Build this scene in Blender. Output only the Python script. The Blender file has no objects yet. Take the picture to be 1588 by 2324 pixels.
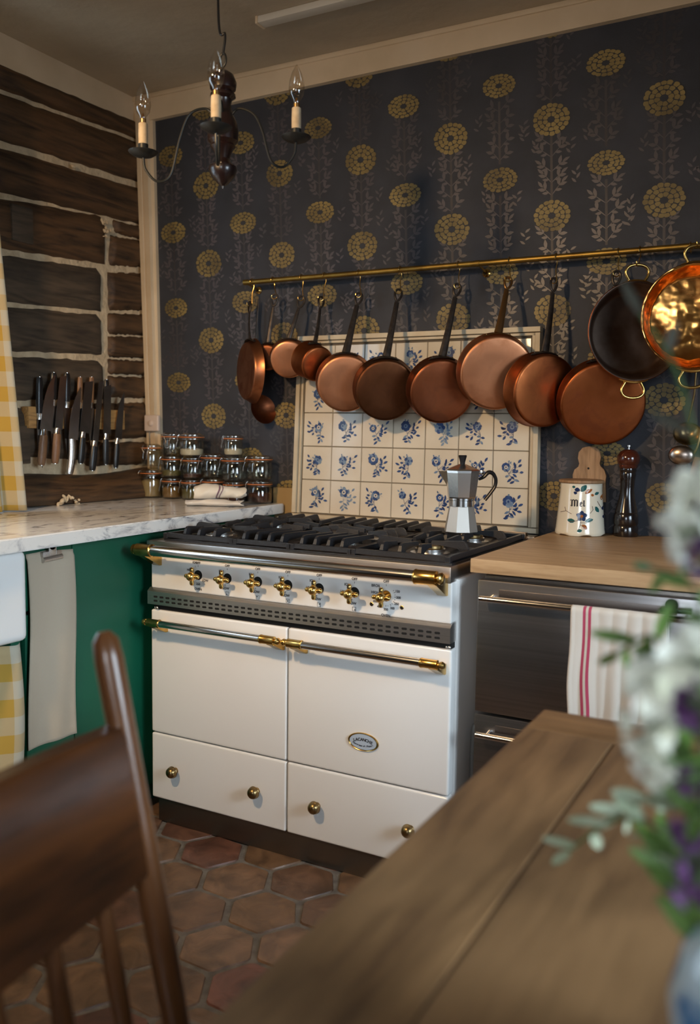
import bpy, bmesh, math, random
from mathutils import Vector, Matrix
import numpy as np
PI = math.pi
C = bpy.context.scene.collection
sc = bpy.context.scene
rnd = random.Random(7)

# ------------------------------------------------------------------ camera
CAM = Vector((2.4426, -2.7466, 1.2092)); YAW, PIT, ROLL, FPX = .49793, .08822, .0137, 2000.2
IW, IH = 1588, 2324
_f = Vector((-math.sin(YAW)*math.cos(PIT), math.cos(YAW)*math.cos(PIT), -math.sin(PIT)))
_r = Vector((math.cos(YAW), math.sin(YAW), 0)); _u = _r.cross(_f)
_r, _u = math.cos(ROLL)*_r+math.sin(ROLL)*_u, -math.sin(ROLL)*_r+math.cos(ROLL)*_u
cam = bpy.data.cameras.new('camera'); camo = bpy.data.objects.new('camera', cam); C.objects.link(camo)
m3 = Matrix((( _r.x, _u.x, -_f.x), (_r.y, _u.y, -_f.y), (_r.z, _u.z, -_f.z)))
camo.matrix_world = Matrix.Translation(CAM) @ m3.to_4x4()
cam.sensor_fit = 'VERTICAL'; cam.sensor_height = 36; cam.lens = 36*FPX/IH; cam.clip_start = .02
cam.dof.use_dof = True; cam.dof.focus_distance = 2.62; cam.dof.aperture_fstop = 2.5
sc.camera = camo

def at(u, v, ax, val):
    """pixel (1588x2324 frame) -> world point where its line of sight meets the plane axis=val"""
    d = _f + _r*((u-IW/2)/FPX) - _u*((v-IH/2)/FPX)
    t = (val-CAM[ax])/d[ax]
    return CAM + d*t

# ------------------------------------------------------------------ world, lights, exposure
w = bpy.data.worlds.new('world'); sc.world = w; w.use_nodes = True
w.node_tree.nodes['Background'].inputs[0].default_value = (.55, .72, 1, 1)
w.node_tree.nodes['Background'].inputs[1].default_value = .25
sc.view_settings.view_transform = 'Standard'; sc.view_settings.look = 'None'
sc.view_settings.exposure = 0; sc.view_settings.gamma = 1

def area(name, loc, target, sx, sy, power, col, shape='RECTANGLE', spread=PI):
    l = bpy.data.lights.new(name, 'AREA'); l.shape = shape; l.size = sx; l.size_y = sy
    l.energy = power; l.color = col; l.spread = spread
    o = bpy.data.objects.new(name, l); C.objects.link(o); o.location = loc
    o.rotation_euler = (Vector(target)-Vector(loc)).to_track_quat('-Z', 'Y').to_euler()
    return o
LAMP = Vector((.95, -2.25, 2.12))
area('pendant_bulb_light', LAMP+Vector((0, 0, -.03)), (1.0, -.1, .95), .14, .14, 14, (1, .66, .35), 'DISK', 2.05)
area('window_daylight', (-.30, -1.62, 1.55), (1.6, -1.5, .9), 1.1, 1.1, 17, (.66, .84, 1))
area('garden_daylight', (4.25, -1.95, 1.48), (1.6, -1.2, .4), 1.1, 1.1, 20, (.72, .87, 1), spread=1.4)
area('front_fill', (2.9, -4.97, 1.55), (1.9, -1.5, .6), 1.2, 1.0, 5.5, (.82, .91, 1), spread=1.05)  # added cool fill behind the camera, lifts flowers, chair and cooker front

# ------------------------------------------------------------------ materials
def nt(name):
    m = bpy.data.materials.new(name); m.use_nodes = True
    return m, m.node_tree, m.node_tree.nodes['Principled BSDF']
def setcol(c): return (c[0], c[1], c[2], 1)
def M(name, col, rough=.5, metal=0, col2=None, nscale=8, stretch=(1, 1, 1), bump=0, bscale=60, detail=4,
      spec=.5, coat=0, sheen=0, contrast=(.35, .65), rough2=None, trans=0, ior=1.45, alpha=None, bdist=.002):
    m, t, b = nt(name); N = t.nodes; L = t.links
    b.inputs['Base Color'].default_value = setcol(col); b.inputs['Roughness'].default_value = rough
    b.inputs['Metallic'].default_value = metal; b.inputs['Specular IOR Level'].default_value = spec
    b.inputs['Coat Weight'].default_value = coat; b.inputs['Coat Roughness'].default_value = .12
    b.inputs['Sheen Weight'].default_value = sheen
    b.inputs['Transmission Weight'].default_value = trans; b.inputs['IOR'].default_value = ior
    if col2 or bump or rough2 is not None:
        tc = N.new('ShaderNodeTexCoord'); mp = N.new('ShaderNodeMapping'); mp.inputs['Scale'].default_value = stretch
        L.new(tc.outputs['Object'], mp.inputs[0])
    if col2 or rough2 is not None:
        n = N.new('ShaderNodeTexNoise'); n.inputs['Scale'].default_value = nscale; n.inputs['Detail'].default_value = detail
        L.new(mp.outputs[0], n.inputs[0])
        r = N.new('ShaderNodeMapRange'); r.inputs[1].default_value = contrast[0]; r.inputs[2].default_value = contrast[1]
        L.new(n.outputs[0], r.inputs[0])
        if col2:
            mx = N.new('ShaderNodeMix'); mx.data_type = 'RGBA'
            mx.inputs[6].default_value = setcol(col); mx.inputs[7].default_value = setcol(col2)
            L.new(r.outputs[0], mx.inputs[0]); L.new(mx.outputs[2], b.inputs['Base Color'])
        if rough2 is not None:
            rr = N.new('ShaderNodeMapRange'); rr.inputs[3].default_value = rough; rr.inputs[4].default_value = rough2
            L.new(r.outputs[0], rr.inputs[0]); L.new(rr.outputs[0], b.inputs['Roughness'])
    if bump:
        n2 = N.new('ShaderNodeTexNoise'); n2.inputs['Scale'].default_value = bscale; n2.inputs['Detail'].default_value = 4
        L.new(mp.outputs[0], n2.inputs[0])
        bp = N.new('ShaderNodeBump'); bp.inputs['Strength'].default_value = bump; bp.inputs['Distance'].default_value = bdist
        L.new(n2.outputs[0], bp.inputs['Height']); L.new(bp.outputs[0], b.inputs['Normal'])
    return m
def wood(name, c1, c2, axis='x', scale=3, rough=.5, c3=None, bump=.3, coat=0, rings=7, stain=0):
    m, t, b = nt(name); N = t.nodes; L = t.links
    tc = N.new('ShaderNodeTexCoord'); mp = N.new('ShaderNodeMapping')
    s = {'x': (.12, 1, 1), 'y': (1, .12, 1), 'z': (1, 1, .12)}[axis]
    mp.inputs['Scale'].default_value = [k*scale for k in s]
    L.new(tc.outputs['Object'], mp.inputs[0])
    n = N.new('ShaderNodeTexNoise'); n.inputs['Scale'].default_value = 2.2; n.inputs['Detail'].default_value = 3; n.inputs['Distortion'].default_value = .6
    L.new(mp.outputs[0], n.inputs[0])
    ml = N.new('ShaderNodeMath'); ml.operation = 'MULTIPLY'; ml.inputs[1].default_value = rings
    L.new(n.outputs[0], ml.inputs[0])
    fr = N.new('ShaderNodeMath'); fr.operation = 'PINGPONG'; fr.inputs[1].default_value = .5
    L.new(ml.outputs[0], fr.inputs[0])
    n2 = N.new('ShaderNodeTexNoise'); n2.inputs['Scale'].default_value = 22; n2.inputs['Detail'].default_value = 5
    L.new(mp.outputs[0], n2.inputs[0])
    ad = N.new('ShaderNodeMath'); ad.operation = 'ADD'; L.new(fr.outputs[0], ad.inputs[0]); L.new(n2.outputs[0], ad.inputs[1])
    r = N.new('ShaderNodeValToRGB'); r.color_ramp.elements[0].position = .35; r.color_ramp.elements[1].position = 1.0
    r.color_ramp.elements[0].color = setcol(c2); r.color_ramp.elements[1].color = setcol(c1)
    if c3:
        e = r.color_ramp.elements.new(.62); e.color = setcol(c3)
    L.new(ad.outputs[0], r.inputs[0]); L.new(r.outputs[0], b.inputs['Base Color'])
    if stain:      # worn-in dark blotches
        n3 = N.new('ShaderNodeTexNoise'); n3.inputs['Scale'].default_value = 1.6; n3.inputs['Detail'].default_value = 5; n3.inputs['Distortion'].default_value = .5
        m3_ = N.new('ShaderNodeMapping'); m3_.inputs['Scale'].default_value = (1.6, 1, 1); L.new(tc.outputs['Object'], m3_.inputs[0]); L.new(m3_.outputs[0], n3.inputs[0])
        q = N.new('ShaderNodeMapRange'); q.inputs[1].default_value = .42; q.inputs[2].default_value = .66; q.inputs[3].default_value = 1.05; q.inputs[4].default_value = 1-stain*.75
        L.new(n3.outputs[0], q.inputs[0]); vm = N.new('ShaderNodeVectorMath'); vm.operation = 'SCALE'
        L.new(r.outputs[0], vm.inputs[0]); L.new(q.outputs[0], vm.inputs[3]); L.new(vm.outputs[0], b.inputs['Base Color'])
    b.inputs['Roughness'].default_value = rough; b.inputs['Coat Weight'].default_value = coat; b.inputs['Coat Roughness'].default_value = .2
    bp = N.new('ShaderNodeBump'); bp.inputs['Strength'].default_value = bump; bp.inputs['Distance'].default_value = .002
    L.new(ad.outputs[0], bp.inputs['Height']); L.new(bp.outputs[0], b.inputs['Normal'])
    return m

m_enamel = M('ivory_enamel', (.78, .78, .765), .22, coat=.5, bump=.03, bscale=90)
m_brass = M('brass', (.72, .47, .15), .24, 1, col2=(.5, .32, .10), nscale=30)
m_oldbrass = M('aged_brass', (.36, .25, .11), .3, 1, col2=(.22, .15, .07), nscale=30)
m_railbrass = M('rail_brass', (.36, .24, .06), .44, 1, col2=(.24, .15, .04), nscale=14)
m_steel = M('brushed_steel', (.62, .60, .58), .36, 1, col2=(.52, .50, .48), nscale=6, stretch=(1, 30, 60))
m_steeldark = M('fridge_steel', (.46, .45, .45), .30, 1, col2=(.38, .37, .37), nscale=4, stretch=(.4, 1, 40))
m_chrome = M('polished_steel', (.62, .61, .6), .16, 1)
m_toe = M('dark_steel_plinth', (.22, .20, .18), .38, 1)
m_iron = M('cast_iron', (.012, .013, .016), .42, 0, bump=.25, bscale=300, spec=.5)
m_handleiron = M('forged_iron', (.075, .06, .05), .42, .7, col2=(.035, .03, .028), nscale=40, bump=.3, bscale=120)
m_black = M('black_plastic', (.012, .012, .013), .3)
m_void = M('black_void', (.004, .004, .004), .8)
m_ink = M('black_ink', (.015, .015, .02), .6)
m_alu = M('cast_aluminium', (.66, .65, .63), .26, 1, bump=.08, bscale=150)
m_aluwhite = M('aluminium_base', (.52, .51, .48), .52, 1, bump=.1, bscale=150)
m_cream = M('cream_paint', (.68, .54, .37), .45, col2=(.60, .47, .31), nscale=6, bump=.15, bscale=30)
m_ceiling = M('ceiling_plaster', (.50, .41, .29), .8, col2=(.42, .34, .24), nscale=2.5, bump=.5, bscale=14, bdist=.01)
m_wallplain = M('plain_wall', (.30, .25, .19), .8)
m_mortar = M('lime_mortar', (.66, .52, .34), .9, col2=(.50, .38, .24), nscale=25, bump=1, bscale=60, bdist=.006)
m_log = wood('old_log_wood', (.105, .052, .020), (.026, .013, .006), 'y', 4, .65, (.06, .031, .013), bump=.8)
m_log2 = wood('grey_brown_log_wood', (.095, .065, .040), (.035, .024, .016), 'y', 4, .75, (.06, .042, .026), bump=.8)
m_green = M('green_paint', (.002, .092, .048), .45, col2=(.002, .075, .038), nscale=3, bump=.1, bscale=40)
m_grout = M('floor_grout', (.16, .15, .14), .9, col2=(.09, .085, .078), nscale=30, bump=.8, bscale=120)
m_wallpaper = M('slate_blue_wallpaper', (.043, .046, .056), .66, col2=(.033, .036, .044), nscale=7, bump=.25, bscale=200, spec=.35)
m_wpflower = M('ochre_wallpaper_ink', (.26, .19, .065), .55, col2=(.13, .095, .036), nscale=9)
m_wpleaf = M('lilac_grey_wallpaper_ink', (.098, .087, .094), .40, col2=(.044, .041, .046), nscale=2.2)
m_wpstem = M('grey_wallpaper_ink', (.055, .049, .053), .5, col2=(.034, .031, .036), nscale=3)
m_wpdark = M('dark_wallpaper_ink', (.026, .027, .031), .6)
m_tile = M('cream_tile_glaze', (.62, .56, .45), .16, col2=(.55, .48, .37), nscale=5, bump=.12, bscale=14, coat=.4, bdist=.004)
m_tileblue = M('cobalt_tile_paint', (.035, .075, .20), .22, col2=(.02, .04, .12), nscale=60)
m_tilepale = M('pale_blue_tile_paint', (.20, .27, .36), .22, col2=(.10, .15, .24), nscale=60)
m_tilegrout = M('tile_joint', (.10, .08, .055), .8)
m_orange = M('orange_rubber', (.55, .17, .045), .5)
def thin_glass(name, tint, refl=.08):
    m = bpy.data.materials.new(name); m.use_nodes = True; t = m.node_tree; N = t.nodes; L = t.links; N.clear()
    o = N.new('ShaderNodeOutputMaterial'); tr = N.new('ShaderNodeBsdfTransparent'); tr.inputs[0].default_value = setcol(tint)
    gl = N.new('ShaderNodeBsdfGlossy'); gl.inputs['Roughness'].default_value = .04; mx = N.new('ShaderNodeMixShader')
    lw = N.new('ShaderNodeLayerWeight'); lw.inputs[0].default_value = .35
    mr = N.new('ShaderNodeMapRange'); mr.inputs[3].default_value = refl; mr.inputs[4].default_value = .75
    L.new(lw.outputs['Facing'], mr.inputs[0]); L.new(mr.outputs[0], mx.inputs[0])
    pw = N.new('ShaderNodeMath'); pw.operation = 'POWER'; pw.inputs[1].default_value = 2.2; L.new(lw.outputs['Facing'], pw.inputs[0]); L.new(pw.outputs[0], mr.inputs[0])
    L.new(tr.outputs[0], mx.inputs[1]); L.new(gl.outputs[0], mx.inputs[2]); L.new(mx.outputs[0], o.inputs[0]); return m
m_glass = thin_glass('clear_glass', (.90, .90, .86)); m_bulb = thin_glass('bulb_glass', (.97, .93, .87), .12)
m_wire = M('clip_wire', (.62, .6, .57), .2, 1)
m_sleeve = M('candle_sleeve', (.52, .42, .28), .6, col2=(.38, .28, .17), nscale=30)
m_chblack = M('black_iron', (.02, .021, .02), .42, .4)
m_chred = M('turned_wood_dark_red', (.012, .004, .0035), .34, col2=(.006, .004, .004), nscale=12, coat=.5)
m_whitetowel = M('plain_white_towel', (.62, .57, .50), .9, sheen=.2, bump=.4, bscale=500)
m_sink = M('white_fireclay', (.80, .81, .80), .15, coat=.5)
m_switch = M('cream_switch', (.62, .50, .42), .4)
m_boardwood = wood('board_wood', (.34, .20, .10), (.20, .11, .05), 'z', 8, .6)
m_rackwood = wood('rack_oak', (.55, .30, .10), (.30, .15, .05), 'y', 8, .5)
m_knifewood = wood('knife_wood', (.26, .13, .06), (.15, .07, .03), 'z', 12, .45)
m_blade = M('knife_steel', (.30, .28, .265), .30, 1, col2=(.20, .19, .18), nscale=8)
m_bladebright = M('bright_knife_steel', (.55, .52, .50), .22, 1)
m_cer = M('cream_ceramic', (.72, .67, .54), .12, coat=.6)
m_teal = M('teal_glaze', (.02, .10, .10), .15); m_navy = M('navy_glaze', (.015, .03, .09), .15)
m_rust = M('rust_glaze', (.32, .10, .02), .15)
m_mill = M('black_lacquered_wood', (.012, .008, .007), .18, coat=.6)
m_millhead = M('dark_red_lacquer', (.06, .014, .007), .16, coat=.6)
m_table = wood('old_pine_table', (.33, .18, .078), (.17, .088, .038), 'y', 3, .5, (.25, .135, .057), bump=.2, rings=5, stain=.75)
m_chair = wood('chair_wood', (.10, .032, .007), (.024, .009, .003), 'y', 2.5, .3, (.058, .019, .005), bump=.04, coat=.35, rings=3)
m_chairz = wood('chair_spindle_wood', (.13, .050, .016), (.04, .015, .005), 'z', 3, .3, (.11, .042, .014), bump=.04, coat=.3, rings=3)
m_butcher = wood('butcher_block', (.50, .34, .19), (.33, .205, .105), 'x', 7, .42, (.43, .28, .15), bump=.08, rings=4)
m_flourm = M('flour', (.75, .68, .55), .95, bump=.5, bscale=60)
m_ochre = M('ochre_spice', (.28, .16, .05), .95, bump=.6, bscale=300)
m_olive = M('olive_herbs', (.16, .14, .05), .95, bump=.6, bscale=300)
m_brown = M('dark_red_beans', (.07, .02, .012), .8, bump=.8, bscale=200)
m_straw = M('straw_pasta', (.42, .31, .15), .8, bump=.6, bscale=100)
m_stemg = M('stem_green', (.06, .11, .03), .55); m_leafg = M('leaf_green', (.15, .27, .055), .5, col2=(.08, .15, .035), nscale=20)
m_sage = M('sage_leaf', (.52, .58, .42), .6, col2=(.32, .39, .25), nscale=20)
m_petal = M('white_petal', (.94, .93, .84), .6, col2=(.84, .84, .70), nscale=12)
m_purple = M('purple_petal', (.15, .055, .17), .6, col2=(.08, .03, .10), nscale=20)
m_stone = M('grey_outlet', (.2, .18, .15), .5)

def marble():
    m, t, b = nt('grey_veined_marble'); N = t.nodes; L = t.links
    tc = N.new('ShaderNodeTexCoord'); mp = N.new('ShaderNodeMapping'); mp.inputs['Scale'].default_value = (1, .42, 1); mp.inputs['Rotation'].default_value = (0, 0, -.5)
    L.new(tc.outputs['Object'], mp.inputs[0])
    n = N.new('ShaderNodeTexNoise'); n.inputs['Scale'].default_value = 17; n.inputs['Detail'].default_value = 9; n.inputs['Roughness'].default_value = .66; n.inputs['Distortion'].default_value = 1.3
    L.new(mp.outputs[0], n.inputs[0])
    r = N.new('ShaderNodeValToRGB'); e = r.color_ramp.elements
    e[0].position = .36; e[0].color = (.20, .20, .22, 1); e[1].position = .50; e[1].color = (.80, .78, .74, 1)
    k = e.new(.42); k.color = (.55, .54, .53, 1)
    L.new(n.outputs[0], r.inputs[0]); L.new(r.outputs[0], b.inputs['Base Color'])
    b.inputs['Roughness'].default_value = .16
    return m
m_marble = marble()

def copper(name, col, dark, rough=.3, patina=.5, hammer=0, seed=0):
    m, t, b = nt(name); N = t.nodes; L = t.links
    tc = N.new('ShaderNodeTexCoord'); mp = N.new('ShaderNodeMapping'); mp.inputs['Location'].default_value = (seed*3.1, seed*1.7, seed*.9)
    L.new(tc.outputs['Object'], mp.inputs[0])
    n = N.new('ShaderNodeTexNoise'); n.inputs['Scale'].default_value = 14; n.inputs['Detail'].default_value = 7; n.inputs['Distortion'].default_value = .8
    L.new(mp.outputs[0], n.inputs[0])
    r = N.new('ShaderNodeMapRange'); r.inputs[1].default_value = .52-patina*.2; r.inputs[2].default_value = .74-patina*.1
    L.new(n.outputs[0], r.inputs[0])
    mx = N.new('ShaderNodeMix'); mx.data_type = 'RGBA'; mx.inputs[6].default_value = setcol(col); mx.inputs[7].default_value = setcol(dark)
    L.new(r.outputs[0], mx.inputs[0]); L.new(mx.outputs[2], b.inputs['Base Color'])
    rr = N.new('ShaderNodeMapRange'); rr.inputs[3].default_value = rough; rr.inputs[4].default_value = min(1, rough+.16)
    L.new(r.outputs[0], rr.inputs[0]); L.new(rr.outputs[0], b.inputs['Roughness'])
    b.inputs['Metallic'].default_value = 1
    n2 = N.new('ShaderNodeTexNoise'); n2.inputs['Scale'].default_value = 13 if hammer else 10; n2.inputs['Detail'].default_value = 2
    L.new(mp.outputs[0], n2.inputs[0])
    bp = N.new('ShaderNodeBump'); bp.inputs['Strength'].default_value = hammer if hammer else .12; bp.inputs['Distance'].default_value = .02 if hammer else .006
    L.new(n2.outputs[0], bp.inputs['Height']); L.new(bp.outputs[0], b.inputs['Normal'])
    return m
cu = {
 'pink': copper('pink_copper', (.58, .25, .125), (.42, .17, .08), .36, .35, seed=1),
 'mid': copper('mid_copper', (.36, .14, .065), (.22, .075, .035), .34, .6, seed=2),
 'orange': copper('orange_copper', (.32, .095, .030), (.19, .052, .018), .34, .6, seed=3),
 'brown': copper('brown_copper', (.15, .058, .025), (.085, .032, .015), .36, .7, seed=4),
 'dark': copper('dark_copper', (.27, .085, .035), (.15, .048, .022), .34, .7, seed=5),
 'gold': copper('hammered_golden_copper', (.90, .40, .10), (.50, .17, .045), .17, .5, hammer=.7, seed=6),
 'side': copper('copper_side', (.55, .24, .12), (.30, .12, .06), .3, .6, seed=8),
}
m_tin = M('tinned_lining', (.26, .19, .15), .42, 1, col2=(.15, .09, .06), nscale=14)

# cloth shaders work on the cloth's own UV, in metres
def cloth_mat(name, kind):
    m, t, b = nt(name); N = t.nodes; L = t.links
    uv = N.new('ShaderNodeUVMap'); sp = N.new('ShaderNodeSeparateXYZ'); L.new(uv.outputs[0], sp.inputs[0])
    b.inputs['Roughness'].default_value = .9; b.inputs['Sheen Weight'].default_value = .15
    def mth(op, a, bb=None):
        q = N.new('ShaderNodeMath'); q.operation = op
        for i, x in enumerate((a, bb)):
            if x is None: continue
            if isinstance(x, (int, float)): q.inputs[i].default_value = x
            else: L.new(x, q.inputs[i])
        return q.outputs[0]
    def mix(f, a, c):
        q = N.new('ShaderNodeMix'); q.data_type = 'RGBA'; L.new(f, q.inputs[0])
        for i, x in ((6, a), (7, c)):
            if isinstance(x, tuple): q.inputs[i].default_value = setcol(x)
            else: L.new(x, q.inputs[i])
        return q.outputs[2]
    if kind == 'gingham':
        a = mth('GREATER_THAN', mth('FRACT', mth('DIVIDE', sp.outputs[0], .096)), .5)
        c = mth('GREATER_THAN', mth('FRACT', mth('DIVIDE', sp.outputs[1], .096)), .5)
        s = mth('MULTIPLY', mth('ADD', a, c), .5)
        col = mix(s, (.66, .62, .50), (.62, .40, .07))
        tr = N.new('ShaderNodeBsdfTranslucent'); L.new(col, tr.inputs[0])
        ms = N.new('ShaderNodeMixShader'); ms.inputs[0].default_value = .35
        L.new(b.outputs[0], ms.inputs[1]); L.new(tr.outputs[0], ms.inputs[2])
        L.new(ms.outputs[0], N['Material Output'].inputs[0])
    elif kind == 'pink':
        def band(u0, u1): return mth('MULTIPLY', mth('GREATER_THAN', sp.outputs[0], u0), mth('LESS_THAN', sp.outputs[0], u1))
        s = mth('ADD', band(.036, .045), band(.0525, .0615))
        col = mix(s, (.60, .56, .50), (.42, .05, .11))
    elif kind == 'ribbed':
        s = mth('FRACT', mth('MULTIPLY', sp.outputs[1], 260))
        col = mix(s, (.48, .41, .31), (.40, .335, .25))
        bp = N.new('ShaderNodeBump'); bp.inputs['Strength'].default_value = .5; bp.inputs['Distance'].default_value = .001
        L.new(s, bp.inputs['Height']); L.new(bp.outputs[0], b.inputs['Normal'])
    elif kind == 'purple':
        def band(u0, u1): return mth('MULTIPLY', mth('GREATER_THAN', sp.outputs[0], u0), mth('LESS_THAN', sp.outputs[0], u1))
        s = mth('ADD', band(.082, .088), band(.094, .098))
        col = mix(s, (.66, .61, .52), (.17, .09, .12))
    L.new(col, b.inputs['Base Color'])
    return m
m_gingham = cloth_mat('yellow_gingham', 'gingham'); m_pinktowel = cloth_mat('linen_pink_stripes', 'pink')
m_ribbed = cloth_mat('beige_ribbed_cotton', 'ribbed'); m_purptowel = cloth_mat('white_linen_thin_stripes', 'purple')

# ------------------------------------------------------------------ mesh helpers
class MB:
    def __init__(s): s.v = []; s.f = []; s.mi = []; s.uv = None; s.flat = set()
    def add(s, vs, fs, mi=0):
        o = len(s.v); s.v += [Vector(x) for x in vs]
        for f in fs: s.f.append([i+o for i in f]); s.mi.append(mi)
        return s
    def box(s, a, b, mi=0, bev=0, seg=2, mat=None):
        (x0, y0, z0), (x1, y1, z1) = a, b
        x0, x1 = min(x0, x1), max(x0, x1); y0, y1 = min(y0, y1), max(y0, y1); z0, z1 = min(z0, z1), max(z0, z1)
        bm = bmesh.new(); bmesh.ops.create_cube(bm, size=1)
        for v in bm.verts: v.co = Vector(((x0+x1)/2+v.co.x*(x1-x0), (y0+y1)/2+v.co.y*(y1-y0), (z0+z1)/2+v.co.z*(z1-z0)))
        if bev: bmesh.ops.bevel(bm, geom=list(bm.edges), offset=bev, segments=seg, profile=.6, affect='EDGES')
        return s.addbm(bm, mi, mat)
    def addbm(s, bm, mi=0, mat=None):
        bm.verts.index_update()
        s.add([(mat @ v.co if mat else v.co.copy()) for v in bm.verts], [[v.index for v in f.verts] for f in bm.faces], mi)
        bm.free(); return s
    def lathe(s, prof, c=(0, 0, 0), n=32, axis=(0, 0, 1), mi=0, ref=None):
        """prof: list of (radius, height along axis)"""
        ax = Vector(axis).normalized(); rf = Vector(ref) if ref else (Vector((1, 0, 0)) if abs(ax.x) < .9 else Vector((0, 1, 0)))
        e1 = (rf-ax*rf.dot(ax)).normalized(); e2 = ax.cross(e1); c = Vector(c); vs = []; fs = []; rings = []
        for r, h in prof:
            if r < 1e-6: rings.append([len(vs)]); vs.append(c+ax*h)
            else:
                rings.append(list(range(len(vs), len(vs)+n)))
                vs += [c+ax*h+(e1*math.cos(2*PI*k/n)+e2*math.sin(2*PI*k/n))*r for k in range(n)]
        for a, b in zip(rings, rings[1:]):
            if len(a) == 1 and len(b) == 1: continue
            for k in range(n):
                k2 = (k+1) % n
                if len(a) == 1: fs.append([a[0], b[k2], b[k]])
                elif len(b) == 1: fs.append([a[k], a[k2], b[0]])
                else: fs.append([a[k], a[k2], b[k2], b[k]])
        return s.add(vs, fs, mi)
    def tube(s, pts, r, n=10, mi=0, side=None, flat=1, closed=False, cap=True):
        """swept tube; r scalar or list; side+flat give an elliptical section (width r along side, r*flat across)"""
        pts = [Vector(p) for p in pts]; m = len(pts); rr = r if isinstance(r, (list, tuple)) else [r]*m
        vs = []; fs = []; prev = None
        for i, p in enumerate(pts):
            if closed: t = (pts[(i+1) % m]-pts[i-1]).normalized()
            else: t = (pts[min(i+1, m-1)]-pts[max(i-1, 0)]).normalized()
            if side is not None: e1 = Vector(side)
            else: e1 = prev if prev is not None else (Vector((0, 0, 1)) if abs(t.z) < .9 else Vector((1, 0, 0)))
            e1 = (e1-t*e1.dot(t)); e1 = e1.normalized() if e1.length > 1e-5 else t.orthogonal().normalized()
            prev = e1; e2 = t.cross(e1)
            vs += [p+(e1*math.cos(2*PI*k/n)+e2*(math.sin(2*PI*k/n)*flat))*rr[i] for k in range(n)]
        for i in range(m if closed else m-1):
            j = (i+1) % m
            for k in range(n): k2 = (k+1) % n; fs.append([i*n+k, i*n+k2, j*n+k2, j*n+k])
        if cap and not closed: fs.append(list(range(n))[::-1]); fs.append([(m-1)*n+k for k in range(n)])
        return s.add(vs, fs, mi)
    def ball(s, c, r, sc=(1, 1, 1), n=16, mi=0, mat=None):
        bm = bmesh.new(); bmesh.ops.create_uvsphere(bm, u_segments=n, v_segments=max(6, n//2), radius=r)
        for v in bm.verts:
            v.co = Vector((v.co.x*sc[0], v.co.y*sc[1], v.co.z*sc[2]))
            if mat: v.co = mat @ v.co
            v.co += Vector(c)
        return s.addbm(bm, mi)
    def prism(s, poly, o, ex, ey, ez, d, mi=0):
        """2D polygon in plane (ex,ey) at o, extruded d along ez"""
        o, ex, ey, ez = Vector(o), Vector(ex), Vector(ey), Vector(ez); n = len(poly)
        a = [o+ex*x+ey*y for x, y in poly]; b = [q+ez*d for q in a]
        return s.add(a+b, [list(range(n))[::-1], [n+i for i in range(n)]]+[[i, (i+1) % n, n+(i+1) % n, n+i] for i in range(n)], mi)
    def build(s, name, mats, parent=None, world=True, smooth=True, angle=38, fix=True):
        me = bpy.data.meshes.new(name)
        off = Vector((0, 0, 0))
        if parent is not None and world:
            p = parent
            while p.parent is not None: p = p.parent
            off = p.location
        me.from_pydata([v-off for v in s.v], [], s.f)
        if not isinstance(mats, (list, tuple)): mats = [mats]
        for m in mats: me.materials.append(m)
        me.polygons.foreach_set('material_index', s.mi)
        me.polygons.foreach_set('use_smooth', [bool(smooth)]*len(s.f))
        if s.uv:
            u = me.uv_layers.new(name='UVMap')
            for l in me.loops: u.data[l.index].uv = s.uv[l.vertex_index]
        if fix:
            bm = bmesh.new(); bm.from_mesh(me); bmesh.ops.recalc_face_normals(bm, faces=bm.faces); bm.to_mesh(me); bm.free()
        if smooth and angle: me.set_sharp_from_angle(angle=math.radians(angle))
        me.update()
        o = bpy.data.objects.new(name, me); C.objects.link(o)
        if parent is not None: o.parent = parent
        return o

def tag(o, label, cat, group=None, kind=None):
    if label: o['label'] = label
    if cat: o['category'] = cat
    if group: o['group'] = group
    if kind: o['kind'] = kind
    return o
def thing(name, label, cat, loc, rz=0, group=None):
    o = bpy.data.objects.new(name, None); C.objects.link(o); o.location = loc; o.rotation_euler = (0, 0, rz)
    o.empty_display_size = .05
    return tag(o, label, cat, group)
def struct(o): o['kind'] = 'structure'; return o
def dup(src, loc, rot=None, scale=None):
    def cp(o, par):
        c = o.copy(); C.objects.link(c); c.parent = par
        for ch in o.children: cp(ch, c)
        return c
    r = cp(src, None); r.location = loc
    if rot is not None: r.rotation_euler = rot
    if scale is not None: r.scale = scale
    return r
def bez(p0, p1, p2, p3, n=12):
    p0, p1, p2, p3 = map(Vector, (p0, p1, p2, p3)); o = []
    for i in range(n+1):
        t = i/n; o.append(p0*(1-t)**3+p1*3*t*(1-t)**2+p2*3*t*t*(1-t)+p3*t**3)
    return o
def spline(pts, n=6):
    pts = [Vector(p) for p in pts]; P = [pts[0]*2-pts[1]]+pts+[pts[-1]*2-pts[-2]]; o = []
    for i in range(1, len(P)-2):
        a, b, c, d = P[i-1:i+3]
        for k in range(n):
            t = k/n; o.append(.5*((2*b)+(c-a)*t+(2*a-5*b+4*c-d)*t*t+(3*b-a-3*c+d)*t**3))
    o.append(pts[-1]); return o
def cloth(name, fn, ns, nt_, mat, parent=None, thick=.0015):
    mb = MB(); mb.uv = []
    for j in range(nt_+1):
        for i in range(ns+1):
            p, uv = fn(i/ns, j/nt_); mb.v.append(Vector(p)); mb.uv.append(uv)
    for j in range(nt_):
        for i in range(ns):
            a = j*(ns+1)+i; mb.f.append([a, a+1, a+ns+2, a+ns+1]); mb.mi.append(0)
    o = mb.build(name, mat, parent, angle=0)
    md = o.modifiers.new('thickness', 'SOLIDIFY'); md.thickness = thick; md.offset = 0
    return o
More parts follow.
